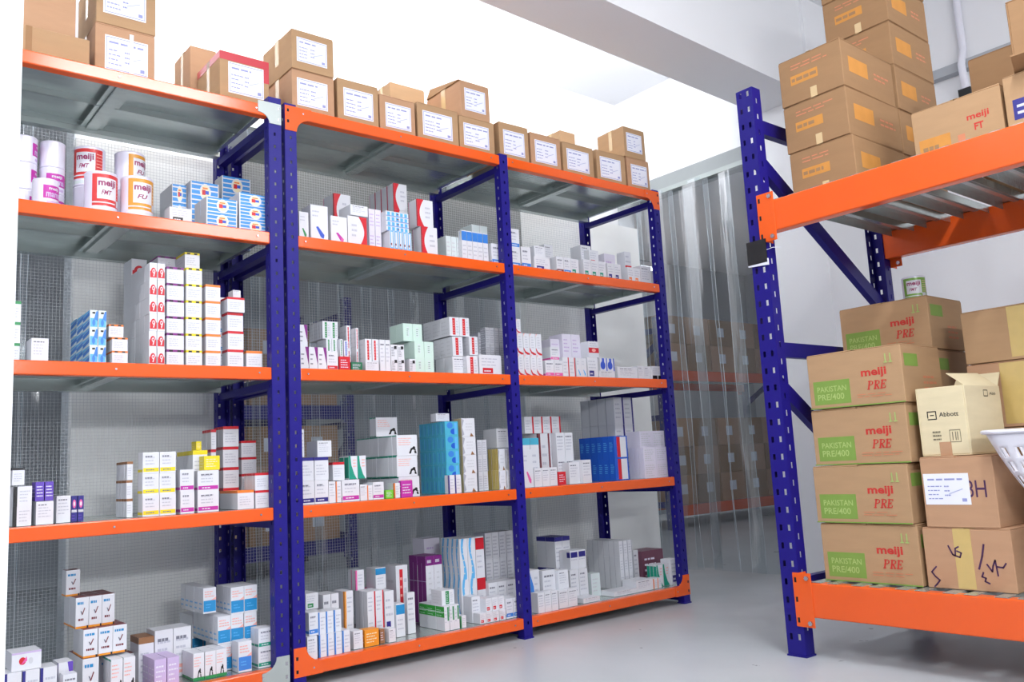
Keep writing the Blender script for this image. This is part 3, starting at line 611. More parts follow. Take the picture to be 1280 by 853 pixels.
for r_ in ((-w_ / 2, -d_ / 2, 0, w_ / 2, d_ / 2, tt), (-w_ / 2, -d_ / 2, h_ - tt, w_ / 2, d_ / 2, h_), (-w_ / 2, d_ / 2 - tt, tt, w_ / 2, d_ / 2, h_ - tt), (w_ / 2 - tt, -d_ / 2, tt, w_ / 2, d_ / 2 - tt, h_ - tt), (-w_ / 2, d_ / 2 - .07, tt, -w_ / 2 + tt, d_ / 2 - tt, h_ - tt)): mb.box(*r_, CARD2)
bevel(mb.build('carton_body', t), .002, 1)
q = MB(); q.hexa([(-w_ / 2 - .10, -d_ / 2 + .02, -.002 + .03), (-w_ / 2, -d_ / 2, 0), (-w_ / 2, d_ / 2, 0), (-w_ / 2 - .10, d_ / 2 - .02, .028), (-w_ / 2 - .10, -d_ / 2 + .02, .034), (-w_ / 2, -d_ / 2, .005), (-w_ / 2, d_ / 2, .005), (-w_ / 2 - .10, d_ / 2 - .02, .034)], CARD2); q.build('flap', t)
t, mb, f = rack_carton('dark brown carton at the back of the upper level', -1.71, -2.2, 2.06, .30, ZU, .50, CARD2, 72); bevel(mb.build('carton_body', t), .003, 1)
# cartons stored on the racks in the store beyond
def store(rx, ry, n, levels, names, wd=.42):
    for z, k in levels:
        for i in range(n):
            for j in range(k):
                lab = 'brown carton on %s, %s level, %s-up, %s-from-left' % (names, 'lower' if z < .6 else 'upper', ('bottom', 'second', 'third')[j], ('first', 'second', 'third', 'fourth', 'fifth', 'sixth')[i])
                t = thing('carton', lab, 'carton', (rx + .1 + wd * (i + .5), ry + .26, z + .003 + j * .3), R(random.uniform(-2, 2)), 'cartons in the store beyond')
                b_ = carton_mesh(wd - .02, .42, .295, CARD2 if (i + j) % 2 else CARD3, i * 5 + j); fs = box_faces(b_, wd - .02, .42, .295)
                b_.build('carton_body', t)
                q = MB(); G = Face(q, fs['F'].o, fs['F'].u, fs['F'].v, fs['F'].W, fs['F'].H); q.hexa([G.p(.35, .35, 0), G.p(.62, .35, 0), G.p(.62, .35, .001), G.p(.35, .35, .001), G.p(.35, .7, 0), G.p(.62, .7, 0), G.p(.62, .7, .001), G.p(.35, .7, .001)], PAPER); q.build('paper_label', t)
store(5.45, 2.9, 6, ((.235, 3), (1.64, 2)), 'rack beyond the doorway')
store(.72, 3.3, 3, ((.24, 3), (1.30, 2)), 'rack behind the middle bay', .385)

# ------------------------------------------------------------------ milk tins
def tin(label, x, y, z, r, h, kind, rz, group):
    t = thing('milk_tin', label, 'tin', (x, y, z), rz, group); BODY = mat('tin_white', (232, 230, 246), .28, .15, var=.02); RIM = mat('tin_rim', (205, 205, 220), .22, .6)
    b = MB(); b.lathe([(r * .97, 0), (r, .003), (r, .006), (r * .985, .009), (r * .985, h - .009), (r, h - .006), (r, h - .003), (r * .96, h)], BODY, 40); bevel(b.build('can_body', t, smooth=True), .0005, 1)
    q = MB()
    def wrap(a0, a1, z0, z1, m, l):
        n = max(2, int(abs(a1 - a0) / 8))
        for i in range(n):
            p0 = R(a0 + (a1 - a0) * i / n); p1 = R(a0 + (a1 - a0) * (i + 1) / n); rr = r * .985 + l
            q.face([(rr * math.sin(p0), -rr * math.cos(p0), z0 * h), (rr * math.sin(p1), -rr * math.cos(p1), z0 * h), (rr * math.sin(p1), -rr * math.cos(p1), z1 * h), (rr * math.sin(p0), -rr * math.cos(p0), z1 * h)], m)
    def wtext(s_, a0, a1, z0, z1, m, l, bold, shear=0):
        for tr in text_tris(s_, bold, shear):
            pts = []
            for u, v in tr: a = R(a0 + (a1 - a0) * u); rr = r * .985 + l; pts.append((rr * math.sin(a), -rr * math.cos(a), (z0 + (z1 - z0) * v) * h))
            q.face(pts, m)
    if kind == 'pink':
        MG = pm('magenta'); wrap(-50, 50, .28, .76, MG, .0004); wtext('meiji', -25, 25, .56, .70, pm('white'), .0008, .03); wtext('mama', -38, 38, .33, .50, pm('lilac'), .0008, .03); wrap(-35, 35, .1, .2, pm('lilac'), .0004); wrap(52, 64, .3, .7, pm('pink'), .0004)
    else:
        C = mat('tin_' + kind, (214, 62, 62) if kind == 'red' else (222, 156, 60), .3); T_ = mat('tin_lettering', (150, 40, 96), .4)
        wrap(-62, 62, .18, .93, C, .0004); wrap(-44, 30, .34, .84, pm('white'), .0008); wtext('meiji', -40, 24, .60, .80, T_, .0012, .03); wtext('FMT' if kind == 'red' else 'FU', -30, 8, .44, .55, T_, .0012, .02, .3)
        wrap(-62, 24, .24, .27, pm('white'), .0009); wrap(30, 52, .2, .36, pm('grey'), .0012)
        for k in range(6): wrap(34, 62, .40 + k * .08, .415 + k * .08, pm('salmon' if kind == 'red' else 'cream'), .0009)
        wrap(-62, 62, .04, .13, pm('pale'), .0004)
    q.build('printed_label', t, smooth=True)
    b = MB(); b.lathe([(r * .90, h - .004), (r * .90, h - .001), (r * .2, h - .0015)], RIM, 32); b.build('lid', t, smooth=True); return t
ZT = 1.676
G1 = 'milk powder tins on the left second shelf'
tin('red milk tin standing alone at the front of the tins', -.638, .10, ZT, .0535, .150, 'red', R(18), G1)
tin('yellow milk tin standing alone at the front, next to the red one', -.522, .09, ZT, .0545, .150, 'yellow', R(16), G1)
for j, nm in enumerate(('lower', 'upper')):
    tin(nm + ' red milk tin of the stack behind the front red one', -.634, .28, ZT + j * .15, .0535, .149, 'red', R(-22 if j else 35), G1)
    tin(nm + ' yellow milk tin of the stack behind the front yellow one', -.500, .26, ZT + j * .15, .0535, .149, 'yellow', R(42), G1)
tin('pink milk tin standing alone at the front left', -.812, .085, ZT, .040, .094, 'pink', R(30), G1)
for j, nm in enumerate(('bottom', 'middle', 'top')):
    tin(nm + ' pink milk tin of the right hand pink stack', -.762, .25, ZT + j * .096, .041, .0955, 'pink', R((40, 14, 150)[j]), G1)
    tin(nm + ' pink milk tin of the stack beside the white wall', -.852, .24, ZT + j * .096, .041, .0955, 'pink', R((70, 75, 80)[j]), G1)
t = tin('white and green milk tin standing on the brown cartons', 2.10, -1.38, ZL + 5 * .2085, .046, .11, 'red', R(-60), 'tins on cartons')
for ch in t.children:
    if ch.name.startswith('printed_label'):
        me = ch.data; gm = mat('tin_green', (120, 170, 70), .3)
        for i, m_ in enumerate(me.materials):
            if m_.name == 'tin_red': me.materials[i] = gm
# ------------------------------------------------------------------ medicine boxes
# bay, shelf, look, x of left face, y of front face, z of base, width, depth, height, columns, rows, ranks deep, (description)
BOXES = [
 ('l','L2','oval',-0.166,0.05,1.675,0.1232,0.0553,0.0516,1,3,2), ('l','L2','oval',-0.29,0.05,1.675,0.1173,0.0631,0.0595,1,2,2), 
 ('l', 'L2', 'oval', -0.137, 0.3, 1.675, 0.121, 0.0817, 0.0753, 1, 4, 1, 'blue striped box in back row'), 
 ('l', 'L2', 'oval', -0.2753, 0.26, 1.675, 0.1118, 0.094, 0.0814, 1, 3, 2, 'blue striped box behind small carton'), 
 ('l', 'L2', 'oval', -0.333, 0.3, 1.675, 0.0573, 0.1469, 0.0775, 1, 3, 1, 'blue striped box turned sideways'), 
 ('l','L2','patch:black',-0.424,0.04,1.675,0.079,0.06,0.0562,1,1,1), ('l','L3','bandT:green',-0.901,0.12,1.159,0.0338,0.12,0.0692,1,3,1), 
 ('l','L3','plain',-0.846,0.06,1.159,0.0503,0.09,0.0789,1,1,1), ('l','L3','drops:skyblue',-0.676,0.06,1.159,0.0266,0.0887,0.0609,2,3,3), 
 ('l','L3','dots:orange',-0.608,0.05,1.159,0.0508,0.08,0.0462,1,2,1), 
 ('l', 'L3', 'dots:orange', -0.614, 0.07, 1.2539, 0.0485, 0.08, 0.044, 1, 1, 1, 'upper white box with orange top band'), 
 ('l','L3','nine',-0.489,0.05,1.159,0.0267,0.0555,0.0605,2,6,4), 
 ('l', 'L3', 'nine', -0.464, 0.36, 1.159, 0.0573, 0.1, 0.0897, 1, 5, 1, 'grey sided box with single red swirl'), 
 ('l','L3','dots:purple',-0.427,0.06,1.159,0.0605,0.12,0.0596,1,6,2), 
 ('l', 'L3', 'dots:purple', -0.416, 0.2, 1.5418, 0.0694, 0.1, 0.0455, 1, 1, 1, 'white box with purple top atop stack'), 
 ('l','L3','dots:yellow',-0.36,0.06,1.159,0.058,0.12,0.0602,1,6,1), 
 ('l', 'L3', 'dots:yellow', -0.354, 0.09, 1.5241, 0.055, 0.1, 0.0599, 1, 1, 1, 'white box with yellow top atop stack'), 
 ('l','L3','bandT:orange',-0.29,0.06,1.159,0.0553,0.12,0.0611,1,5,1), ('l','L3','bandB:cyan',-0.216,0.12,1.159,0.0271,0.1,0.0685,1,4,1), 
 ('l','L3','bandT:red',-0.209,0.06,1.159,0.0602,0.059,0.0691,1,3,1), 
 ('l', 'L3', 'bandT:red', -0.214, 0.05, 1.3663, 0.0666, 0.069, 0.0554, 1, 1, 1, 'wider white box with red top band'), 
 ('l', 'L3', 'plain', -0.181, 0.08, 1.4283, 0.0307, 0.05, 0.0276, 1, 1, 1, 'tiny white box atop red banded stack'), 
 ('l', 'L3', 'bandT:orange', -0.139, 0.06, 1.159, 0.0619, 0.08, 0.0667, 1, 1, 1, 'small white box with orange lid band'), 
 ('l','L4','edgeL:black',-0.883,0.06,0.648,0.0502,0.12,0.0613,1,2,1), ('l','L4','bandT:black',-0.885,0.09,0.774,0.0353,0.08,0.0546,1,1,1), 
 ('l','L4','plain',-0.822,0.06,0.648,0.0505,0.1,0.072,1,1,1), ('l','L4','solid:violet',-0.824,0.06,0.7213,0.0254,0.06,0.0596,2,1,1), 
 ('l', 'L4', 'plain', -0.759, 0.09, 0.648, 0.043, 0.1, 0.0856, 1, 1, 1, 'pale faded white box'), 
 ('l','L4','logo:navy',-0.713,0.1,0.648,0.019,0.07,0.0828,2,1,1), ('l','L4','bandT:brown',-0.544,0.1,0.648,0.0204,0.032,0.0625,1,3,4), 
 ('l','L4','bandB:yellow',-0.507,0.05,0.648,0.055,0.056,0.0717,2,3,1), ('l','L4','bandB:magenta',-0.383,0.05,0.648,0.049,0.08,0.0757,1,2,1), 
 ('l', 'L4', 'bandB:magenta', -0.323, 0.05, 0.648, 0.0759, 0.069, 0.0726, 1, 2, 1, 'wider white box with magenta base band'), 
 ('l','L4','bandT:yellow',-0.316,0.12,0.648,0.054,0.0342,0.1092,1,2,5), ('l','L4','solid:yellow',-0.294,0.07,0.7932,0.0573,0.05,0.0504,1,1,1), 
 ('l', 'L4', 'solid:yellow', -0.297, 0.14, 0.8673, 0.0202, 0.05, 0.0316, 1, 1, 1, 'small yellow box on top'), 
 ('l','L4','bandT:red',-0.168,0.221,0.648,0.0614,0.0442,0.0772,1,4,2), 
 ('l', 'L4', 'bandT:red', -0.214, 0.22, 0.648, 0.0209, 0.0227, 0.0745, 1, 4, 4, 'narrow white box with red top'), 
 ('l', 'L4', 'bandT:red', -0.097, 0.221, 0.648, 0.0599, 0.08, 0.0632, 1, 4, 1, 'white box with bright red lid'), 
 ('l','L4','bandT:orange',-0.181,0.05,0.648,0.0624,0.1698,0.0674,1,1,1), 
 ('l', 'L4', 'bandT:red', -0.115, 0.05, 0.648, 0.0579, 0.0257, 0.0636, 1, 2, 4, 'white box with red lid at post'), 
 ('l','L5','check:maroon',-0.671,0.1,0.0886,0.0495,0.1,0.1253,1,1,2), 
 ('l', 'L5', 'check:maroon', -0.668, 0.11, 0.2139, 0.0445, 0.07, 0.0886, 3, 1, 2, 'maroon topped tick box, lower tier'), 
 ('l', 'L5', 'check:maroon', -0.684, 0.15, 0.3025, 0.0406, 0.08, 0.0985, 3, 1, 2, 'maroon topped tick box, middle tier'), 
 ('l', 'L5', 'check:maroon', -0.699, 0.22, 0.401, 0.0437, 0.06, 0.0845, 1, 1, 1, 'maroon topped tick box alone on top'), 
 ('l', 'L5', 'check:maroon', -0.592, 0.22, 0.0886, 0.0556, 0.07, 0.0971, 2, 1, 1, 'maroon topped tick box in back row'), 
 ('l','L5','edgeL:navy',-0.899,0.04,0.0886,0.0476,0.08,0.1307,3,1,1), ('l','L5','logo:red',-0.88,0.05,0.2198,0.0814,0.1,0.0537,1,1,1), 
 ('l','L5','tri:violet',-0.75,0.06,0.0886,0.0427,0.08,0.1333,1,1,1), 
 ('l', 'L5', 'plain', -0.749, 0.0, 0.0886, 0.0399, 0.05, 0.1065, 1, 1, 1, 'small pinkish white box in front'), 
 ('l','L5','fig:black',-0.6,0.05,0.0886,0.0375,0.0323,0.1173,2,1,3), ('l','L5','edgeB:brown',-0.4803,0.172,0.0886,0.0516,0.1,0.1505,1,1,1), 
 ('l','L5','bandB:salmon',-0.428,0.172,0.0886,0.0622,0.05,0.1652,2,1,2), ('l','L5','solid:lilac',-0.468,0.04,0.0886,0.0398,0.0326,0.0948,2,1,4), 
 ('l','L5','figg:green',-0.338,0.05,0.0886,0.0385,0.0373,0.0902,3,1,3), ('l','L5','two:cyan',-0.229,0.12,0.1799,0.048,0.0421,0.0968,3,1,6), 
 ('l', 'L5', 'two:cyan', -0.222, 0.12, 0.0886, 0.0451, 0.07, 0.0912, 3, 1, 2, 'white box with cyan half, lower tier'), 
 ('l', 'L5', 'two:cyan', -0.181, 0.12, 0.2767, 0.0499, 0.036, 0.0945, 2, 1, 4, 'white box with cyan half, upper tier'), 
 ('l', 'L5', 'two:cyan', -0.266, 0.16, 0.2881, 0.0474, 0.0474, 0.0887, 1, 1, 5, 'white box with cyan half, upper left'), 
 ('l', 'L5', 'two:cyan', -0.232, 0.374, 0.0886, 0.0422, 0.07, 0.1681, 2, 1, 2, 'white box with cyan half, back tier'), 
 ('l','L5','two:azure',-0.185,0.045,0.0886,0.0491,0.06,0.1033,1,1,1), ('l','L5','bandB:teal',-0.11,0.05,0.0886,0.0567,0.0345,0.0683,1,2,2), 
 ('m','L2','swoosh:green',0.076,0.05,1.676,0.0409,0.08,0.1139,1,1,1), ('m','L2','swoosh:blue',0.127,0.05,1.676,0.0769,0.08,0.1507,1,1,1), 
 ('m','L2','swoosh:magenta',0.215,0.05,1.676,0.0747,0.08,0.1167,1,1,1), ('m','L2','cresR:red',0.2901,0.05,1.676,0.0899,0.12,0.1285,1,1,1), 
 ('m','L2','plain',0.311,0.06,1.8128,0.0827,0.1,0.0451,1,1,1), ('m','L2','cresL:red',0.337,0.25,1.676,0.0811,0.0986,0.144,1,2,1), 
 ('m','L2','lilacbox',0.42,0.1,1.676,0.0297,0.1,0.0955,2,2,2), ('m','L2','strips:skyblue',0.4893,0.05,1.676,0.0221,0.0664,0.091,5,1,2), 
 ('m','L2','strips2:skyblue',0.4797,0.06,1.7679,0.1142,0.14,0.0222,1,4,1), 
 ('m', 'L2', 'cresL:red', 0.623, 0.22, 1.676, 0.0718, 0.0546, 0.1247, 1, 3, 4, 'tall white box with red crescent'), 
 ('m', 'L2', 'cresL:red', 0.653, 0.05, 1.676, 0.082, 0.0747, 0.1328, 1, 1, 1, 'white box with red crescent, lower'), 
 ('m', 'L2', 'cresL:red', 0.647, 0.07, 1.8127, 0.0845, 0.0696, 0.1249, 1, 1, 1, 'white box with red crescent, upper'), 
 ('m','L2','capT:azure',0.875,0.06,1.676,0.0302,0.0145,0.1473,5,1,2), ('m','L2','palebox',0.808,0.09,1.676,0.0296,0.1,0.1192,3,1,1), 
 ('m', 'L2', 'palebox', 1.042, 0.2, 1.676, 0.0483, 0.1, 0.2321, 2, 1, 1, 'tall pale box in back row'), 
 ('m','L2','bandB:azure',1.037,0.05,1.676,0.0617,0.08,0.1026,1,1,1), ('r','L2','bandB:azure',1.152,0.05,1.676,0.059,0.08,0.0955,1,2,1), 
 ('r', 'L2', 'bandB:azure', 1.216, 0.05, 1.676, 0.0602, 0.08, 0.1086, 1, 1, 1, 'short white box with azure base'), 
 ('r','L2','patch:navy',1.297,0.05,1.676,0.1035,0.08,0.0688,1,1,1), ('r','L2','plain',1.31,0.06,1.7465,0.0673,0.06,0.0562,1,1,1), 
 ('r', 'L2', 'plain', 1.501, 0.2, 1.676, 0.0605, 0.08, 0.0951, 1, 2, 1, 'white box in back row'), 
 ('r','L2','bandB:maroon',1.442,0.05,1.676,0.0482,0.07,0.0861,1,1,1), 
 ('r', 'L2', 'bandB:azure', 1.491, 0.05, 1.676, 0.0489, 0.07, 0.0875, 1, 1, 1, 'narrow white box with azure base'), 
 ('r','L2','patch:teal',1.54,0.05,1.676,0.0552,0.07,0.085,1,1,1), 
 ('r', 'L2', 'patch:teal', 1.628, 0.05, 1.676, 0.0537, 0.049, 0.0923, 3, 1, 1, 'white box with teal mark in row'), 
 ('r', 'L2', 'plain', 1.703, 0.14, 1.676, 0.0757, 0.08, 0.0987, 1, 2, 1, 'pale box stacked in back'), 
 ('r','L2','patch:red',1.722,0.1,1.676,0.0701,0.039,0.0822,1,2,1), 
 ('r', 'L2', 'patch:navy', 1.801, 0.05, 1.676, 0.0509, 0.07, 0.0908, 2, 1, 1, 'white box with navy patch in pair'), 
 ('r','L2','lilacbox',1.895,0.16,1.676,0.0861,0.1,0.1769,1,1,1), ('r','L2','bandM:red',2.014,0.12,1.676,0.0505,0.06,0.193,1,1,1), 
 ('r','L2','patch:orange',1.952,0.05,1.676,0.0499,0.06,0.0849,2,1,1), 
 ('r', 'L2', 'plain', 2.074, 0.07, 1.676, 0.0882, 0.09, 0.1106, 1, 1, 1, 'plain wide white box near end'), 
 ('r','L2','patch:maroon',2.1626,0.05,1.676,0.0504,0.07,0.0858,1,1,1), ('m','L3','tri:purple',0.069,0.05,1.159,0.0383,0.08,0.0908,3,1,1), 
 ('m', 'L3', 'tri:purple', 0.069, 0.06, 1.2495, 0.0402, 0.08, 0.0882, 1, 1, 1, 'upper white box with purple triangle'), 
 ('m','L3','edgeM:green',0.202,0.12,1.297,0.0357,0.02,0.0724,2,1,6), 
 ('m', 'L3', 'edgeM:green', 0.198, 0.08, 1.2388, 0.0246, 0.08, 0.0517, 2, 1, 1, 'short box with green stripe'), 
 ('m','L3','bandB:red',0.184,0.05,1.159,0.0488,0.08,0.0752,1,1,1), 
 ('m', 'L3', 'edgeM:green', 0.2477, 0.06, 1.218, 0.0141, 0.07, 0.0711, 1, 1, 1, 'thin box with green stripe'), 
 ('m','L3','edgeM:blue',0.265,0.06,1.2188,0.0215,0.07,0.0649,1,1,1), ('m','L3','solid:red',0.237,0.05,1.159,0.0498,0.08,0.058,1,1,1), 
 ('m','L3','edgeM:red',0.321,0.14,1.159,0.0202,0.0291,0.1014,1,2,2), 
 ('m', 'L3', 'edgeM:red', 0.3416, 0.1, 1.159, 0.0132, 0.0218, 0.0938, 1, 2, 2, 'tall grey box with red stripe'), 
 ('m','L3','solid:darkgreen',0.29,0.05,1.159,0.0508,0.08,0.0372,1,1,1), 
 ('m', 'L3', 'edgeM:red', 0.3623, 0.06, 1.2032, 0.0308, 0.08, 0.0927, 2, 1, 1, 'white box with short red stripe'), 
 ('m','L3','plain',0.3552,0.05,1.159,0.0634,0.1,0.0427,1,1,1), 
 ('m', 'L3', 'plain', 0.4242, 0.05, 1.159, 0.0255, 0.08, 0.1351, 2, 1, 1, 'tall narrow white box'), 
 ('m','L3','dark:black',0.476,0.05,1.159,0.033,0.08,0.0589,2,2,1), ('m','L3','mint',0.571,0.1,1.3026,0.0489,0.0556,0.0772,2,1,2), 
 ('m', 'L3', 'mint', 0.6, 0.06, 1.159, 0.049, 0.0432, 0.0697, 2, 2, 2, 'pale mint box, lower stack'), 
 ('m', 'L3', 'dark:black', 0.565, 0.05, 1.159, 0.0319, 0.05, 0.0596, 1, 1, 1, 'thin white box with black mark'), 
 ('m', 'L3', 'edgeM:red', 0.815, 0.1, 1.3388, 0.0554, 0.071, 0.0857, 2, 1, 3, 'white box with red bar, upper tier'), 
 ('m', 'L3', 'edgeM:red', 0.82, 0.09, 1.2456, 0.057, 0.0504, 0.0885, 1, 1, 3, 'white box with red bar, middle tier'), 
 ('m', 'L3', 'edgeM:red', 0.913, 0.09, 1.253, 0.0497, 0.1, 0.0858, 1, 1, 1, 'white box with red bar, right side'), 
 ('m', 'L3', 'plain', 0.816, 0.09, 1.159, 0.079, 0.0657, 0.0851, 1, 1, 2, 'grey white box under red barred boxes'), 
 ('m', 'L3', 'edgeM:red', 0.873, 0.06, 1.159, 0.0623, 0.029, 0.0866, 1, 1, 1, 'white box with red bar, lowest'), 
 ('m', 'L3', 'patch:red', 0.94, 0.06, 1.159, 0.1286, 0.12, 0.094, 1, 1, 1, 'wide white box with red dot'), 
 ('m','L3','lined',1.092,0.2,1.159,0.0279,0.039,0.0832,4,3,1), 
 ('m', 'L3', 'lined', 1.08, 0.24, 1.159, 0.0432, 0.08, 0.1149, 1, 2, 1, 'finely lined grey box, shorter'), 
 ('r','L3','arc:red',1.16,0.05,1.159,0.0383,0.1,0.1023,4,2,1), 
 ('r', 'L3', 'arc:red', 1.168, 0.06, 1.3636, 0.0293, 0.08, 0.0673, 1, 1, 1, 'white box with red arc on top'), 
 ('r','L3','bandB:pink',1.329,0.05,1.159,0.0566,0.08,0.08,2,1,1), 
 ('r', 'L3', 'bandB:pink', 1.375, 0.06, 1.2408, 0.0574, 0.07, 0.0666, 1, 1, 1, 'upper white box with pink base'), 
 ('r','L3','edgeR:red',1.4426,0.05,1.159,0.0424,0.09,0.0992,2,1,1), ('r','L3','swoosh:skyblue',1.533,0.05,1.159,0.0355,0.08,0.0982,2,1,1), 
 ('r','L3','lilacbox',1.55,0.16,1.159,0.0625,0.1,0.1187,2,2,1), 
 ('r', 'L3', 'lilacbox', 1.486, 0.18, 1.159, 0.0636, 0.1, 0.1055, 1, 2, 1, 'smaller lilac white box'), 
 ('r','L3','bandM:red',1.6754,0.1,1.2726,0.073,0.07,0.0828,1,1,1), ('r','L3','patch:navy',1.61,0.05,1.159,0.0727,0.07,0.105,1,1,1), 
 ('r','L3','blot:blue',1.708,0.06,1.1996,0.0521,0.08,0.0657,2,1,1), ('r','L3','plain',1.688,0.05,1.159,0.1151,0.1,0.039,1,1,1), 
 ('r', 'L3', 'plain', 1.831, 0.06, 1.159, 0.1507, 0.1, 0.0653, 1, 1, 1, 'long plain white box'), 
 ('r', 'L3', 'plain', 1.988, 0.06, 1.159, 0.0487, 0.08, 0.0734, 2, 1, 1, 'square plain white box'), 
 ('r','L3','patchb:black',2.0857,0.05,1.159,0.0871,0.08,0.0749,1,1,1), ('m','L4','bandB:navy',0.063,0.05,0.646,0.0576,0.1,0.0892,2,1,1), 
 ('m','L4','bandT:navy',0.063,0.055,0.7352,0.0598,0.1,0.0878,2,1,1), ('m','L4','plain',0.14,0.06,0.823,0.0612,0.0963,0.0631,1,1,1), 
 ('m', 'L4', 'plain', 0.072, 0.07, 0.8252, 0.0197, 0.08, 0.1064, 1, 1, 1, 'thin upright white box'), 
 ('m','L4','bandT:red',0.213,0.08,0.73,0.0523,0.08,0.0709,1,1,1), 
 ('m', 'L4', 'plain', 0.1786, 0.05, 0.646, 0.03, 0.08, 0.0822, 1, 1, 1, 'white box beside navy banded boxes'), 
 ('m','L4','edgeL:orange',0.209,0.05,0.646,0.0241,0.08,0.0807,1,1,1), ('m','L4','curve:teal',0.283,0.08,0.7312,0.0395,0.0395,0.0917,2,1,2), 
 ('m','L4','bandB:magenta',0.236,0.05,0.646,0.0772,0.09,0.084,1,1,1), 
 ('m', 'L4', 'plain', 0.314, 0.05, 0.646, 0.0322, 0.08, 0.0623, 1, 1, 1, 'slim white box beside magenta box'), 
 ('m', 'L4', 'bandB:magenta', 0.371, 0.05, 0.646, 0.0514, 0.08, 0.068, 1, 1, 1, 'smaller white box with magenta base'), 
 ('m', 'L4', 'edgeL:orange', 0.346, 0.05, 0.646, 0.0253, 0.07, 0.0576, 1, 1, 1, 'thin white box with orange edge'), 
 ('m','L4','solid:lime',0.427,0.045,0.646,0.0373,0.05,0.0334,1,1,1), 
 ('m', 'L4', 'edgeL:orange', 0.471, 0.05, 0.646, 0.0284, 0.06, 0.0599, 1, 1, 1, 'white box with orange edge, right'), 
 ('m','L4','solid:magenta',0.4998,0.045,0.646,0.0559,0.02,0.0673,1,1,1), ('m','L4','fig:black',0.506,0.07,0.646,0.1013,0.0373,0.0826,1,1,7), 
 ('m', 'L4', 'fig:black', 0.498, 0.07, 0.729, 0.1012, 0.0328, 0.0854, 1, 1, 8, 'black figure box, second tier'), 
 ('m', 'L4', 'fig:black', 0.501, 0.07, 0.8145, 0.1017, 0.0372, 0.0859, 1, 1, 9, 'black figure box, third tier'), 
 ('m', 'L4', 'fig:black', 0.494, 0.22, 0.9026, 0.1073, 0.0268, 0.0823, 1, 1, 2, 'black figure box, topmost'), 
 ('m','L4','water:turquoise',0.75,0.076,0.646,0.0717,0.034,0.0618,1,5,6), 
 ('m', 'L4', 'plain', 0.737, 0.12, 0.9583, 0.0723, 0.0447, 0.0349, 1, 1, 1, 'brown topped white box'), 
 ('m','L4','edgeL:navy',0.736,0.045,0.646,0.0335,0.03,0.078,2,1,1), ('m','L4','mark:beige',0.842,0.08,0.646,0.074,0.02,0.0806,1,4,3), 
 ('m','L4','lined',0.939,0.1,0.646,0.0269,0.08,0.0754,2,3,1), 
 ('m', 'L4', 'plain', 1.082, 0.14, 0.8337, 0.0809, 0.1, 0.0886, 1, 1, 1, 'grey white box on top'), 
 ('m','L4','mark:khaki',1.021,0.06,0.646,0.0416,0.0248,0.0852,2,1,4), 
 ('m', 'L4', 'mark:khaki', 1.038, 0.08, 0.731, 0.042, 0.0252, 0.0974, 2, 1, 3, 'khaki sided white box, upper'), 
 ('r','L4','edgeR:red',1.306,0.2,0.898,0.059,0.1,0.0823,4,1,1), ('r','L4','edgeL:maroon',1.355,0.16,0.646,0.0597,0.1,0.2495,2,1,1), 
 ('r','L4','bandT:turquoise',1.186,0.09,0.646,0.0539,0.1,0.2264,2,1,1), ('r','L4','swoosh:pink',1.162,0.055,0.646,0.0601,0.034,0.1741,1,1,1), 
 ('r','L4','plain',1.2225,0.05,0.646,0.0472,0.039,0.0854,3,1,1), 
 ('r', 'L4', 'plain', 1.433, 0.12, 0.646, 0.0556, 0.039, 0.1248, 2, 2, 1, 'white box in tall pair'), 
 ('r','L4','solid:red',1.365,0.045,0.646,0.0487,0.06,0.0622,1,1,1), 
 ('r', 'L4', 'plain', 1.46, 0.07, 0.646, 0.0699, 0.049, 0.1037, 1, 1, 1, 'white box beside blue stack'), 
 ('r', 'L4', 'plain', 1.5303, 0.05, 0.646, 0.0604, 0.07, 0.1122, 1, 1, 1, 'white box before blue stack'), 
 ('r','L4','mark2:cobalt',1.779,0.07,0.646,0.0994,0.0425,0.1119,1,2,6), ('r','L4','edgeR:navy',1.973,0.24,0.646,0.0749,0.0648,0.1457,2,3,4), 
 ('r','L4','lined2',1.971,0.05,0.646,0.0937,0.0359,0.0796,2,2,3), 
 ('r', 'L4', 'lined2', 2.028, 0.12, 0.8052, 0.0989, 0.1, 0.0868, 2, 1, 1, 'grey white box, top of stack'), 
 ('m','L5','edgeL:azure',0.115,0.03,0.0886,0.0317,0.07,0.0804,3,1,1), 
 ('m', 'L5', 'edgeL:azure', 0.116, 0.035, 0.169, 0.0319, 0.07, 0.0802, 3, 1, 1, 'white box with azure edge, upper'), 
 ('m', 'L5', 'edgeL:azure', 0.213, 0.035, 0.0886, 0.0337, 0.07, 0.0807, 1, 1, 1, 'white box with azure edge, single'), 
 ('m','L5','plain',0.062,0.02,0.0886,0.0413,0.07,0.083,1,1,1), ('m','L5','bandB:azure',0.075,0.03,0.1716,0.0385,0.07,0.0825,1,1,1), 
 ('m','L5','patch:green',0.122,0.15,0.2468,0.0534,0.1,0.0594,1,1,1), 
 ('m', 'L5', 'plain', 0.117, 0.14, 0.0886, 0.0496, 0.1, 0.1569, 1, 1, 1, 'white box under green patched box'), 
 ('m', 'L5', 'plain', 0.19, 0.14, 0.0886, 0.0341, 0.1, 0.2053, 2, 1, 1, 'white box in back pair'), 
 ('m', 'L5', 'plain', 0.268, 0.05, 0.0886, 0.0415, 0.06, 0.0667, 1, 1, 1, 'single white box by orange box'), 
 ('m','L5','solid:amber',0.317,0.05,0.0886,0.0636,0.05,0.0633,1,1,1), ('m','L5','solid:brown',0.39,0.06,0.0886,0.0217,0.05,0.054,1,1,1), 
 ('m', 'L5', 'plain', 0.424, 0.05, 0.0886, 0.0329, 0.05, 0.0519, 1, 1, 1, 'lone small white box at front'), 
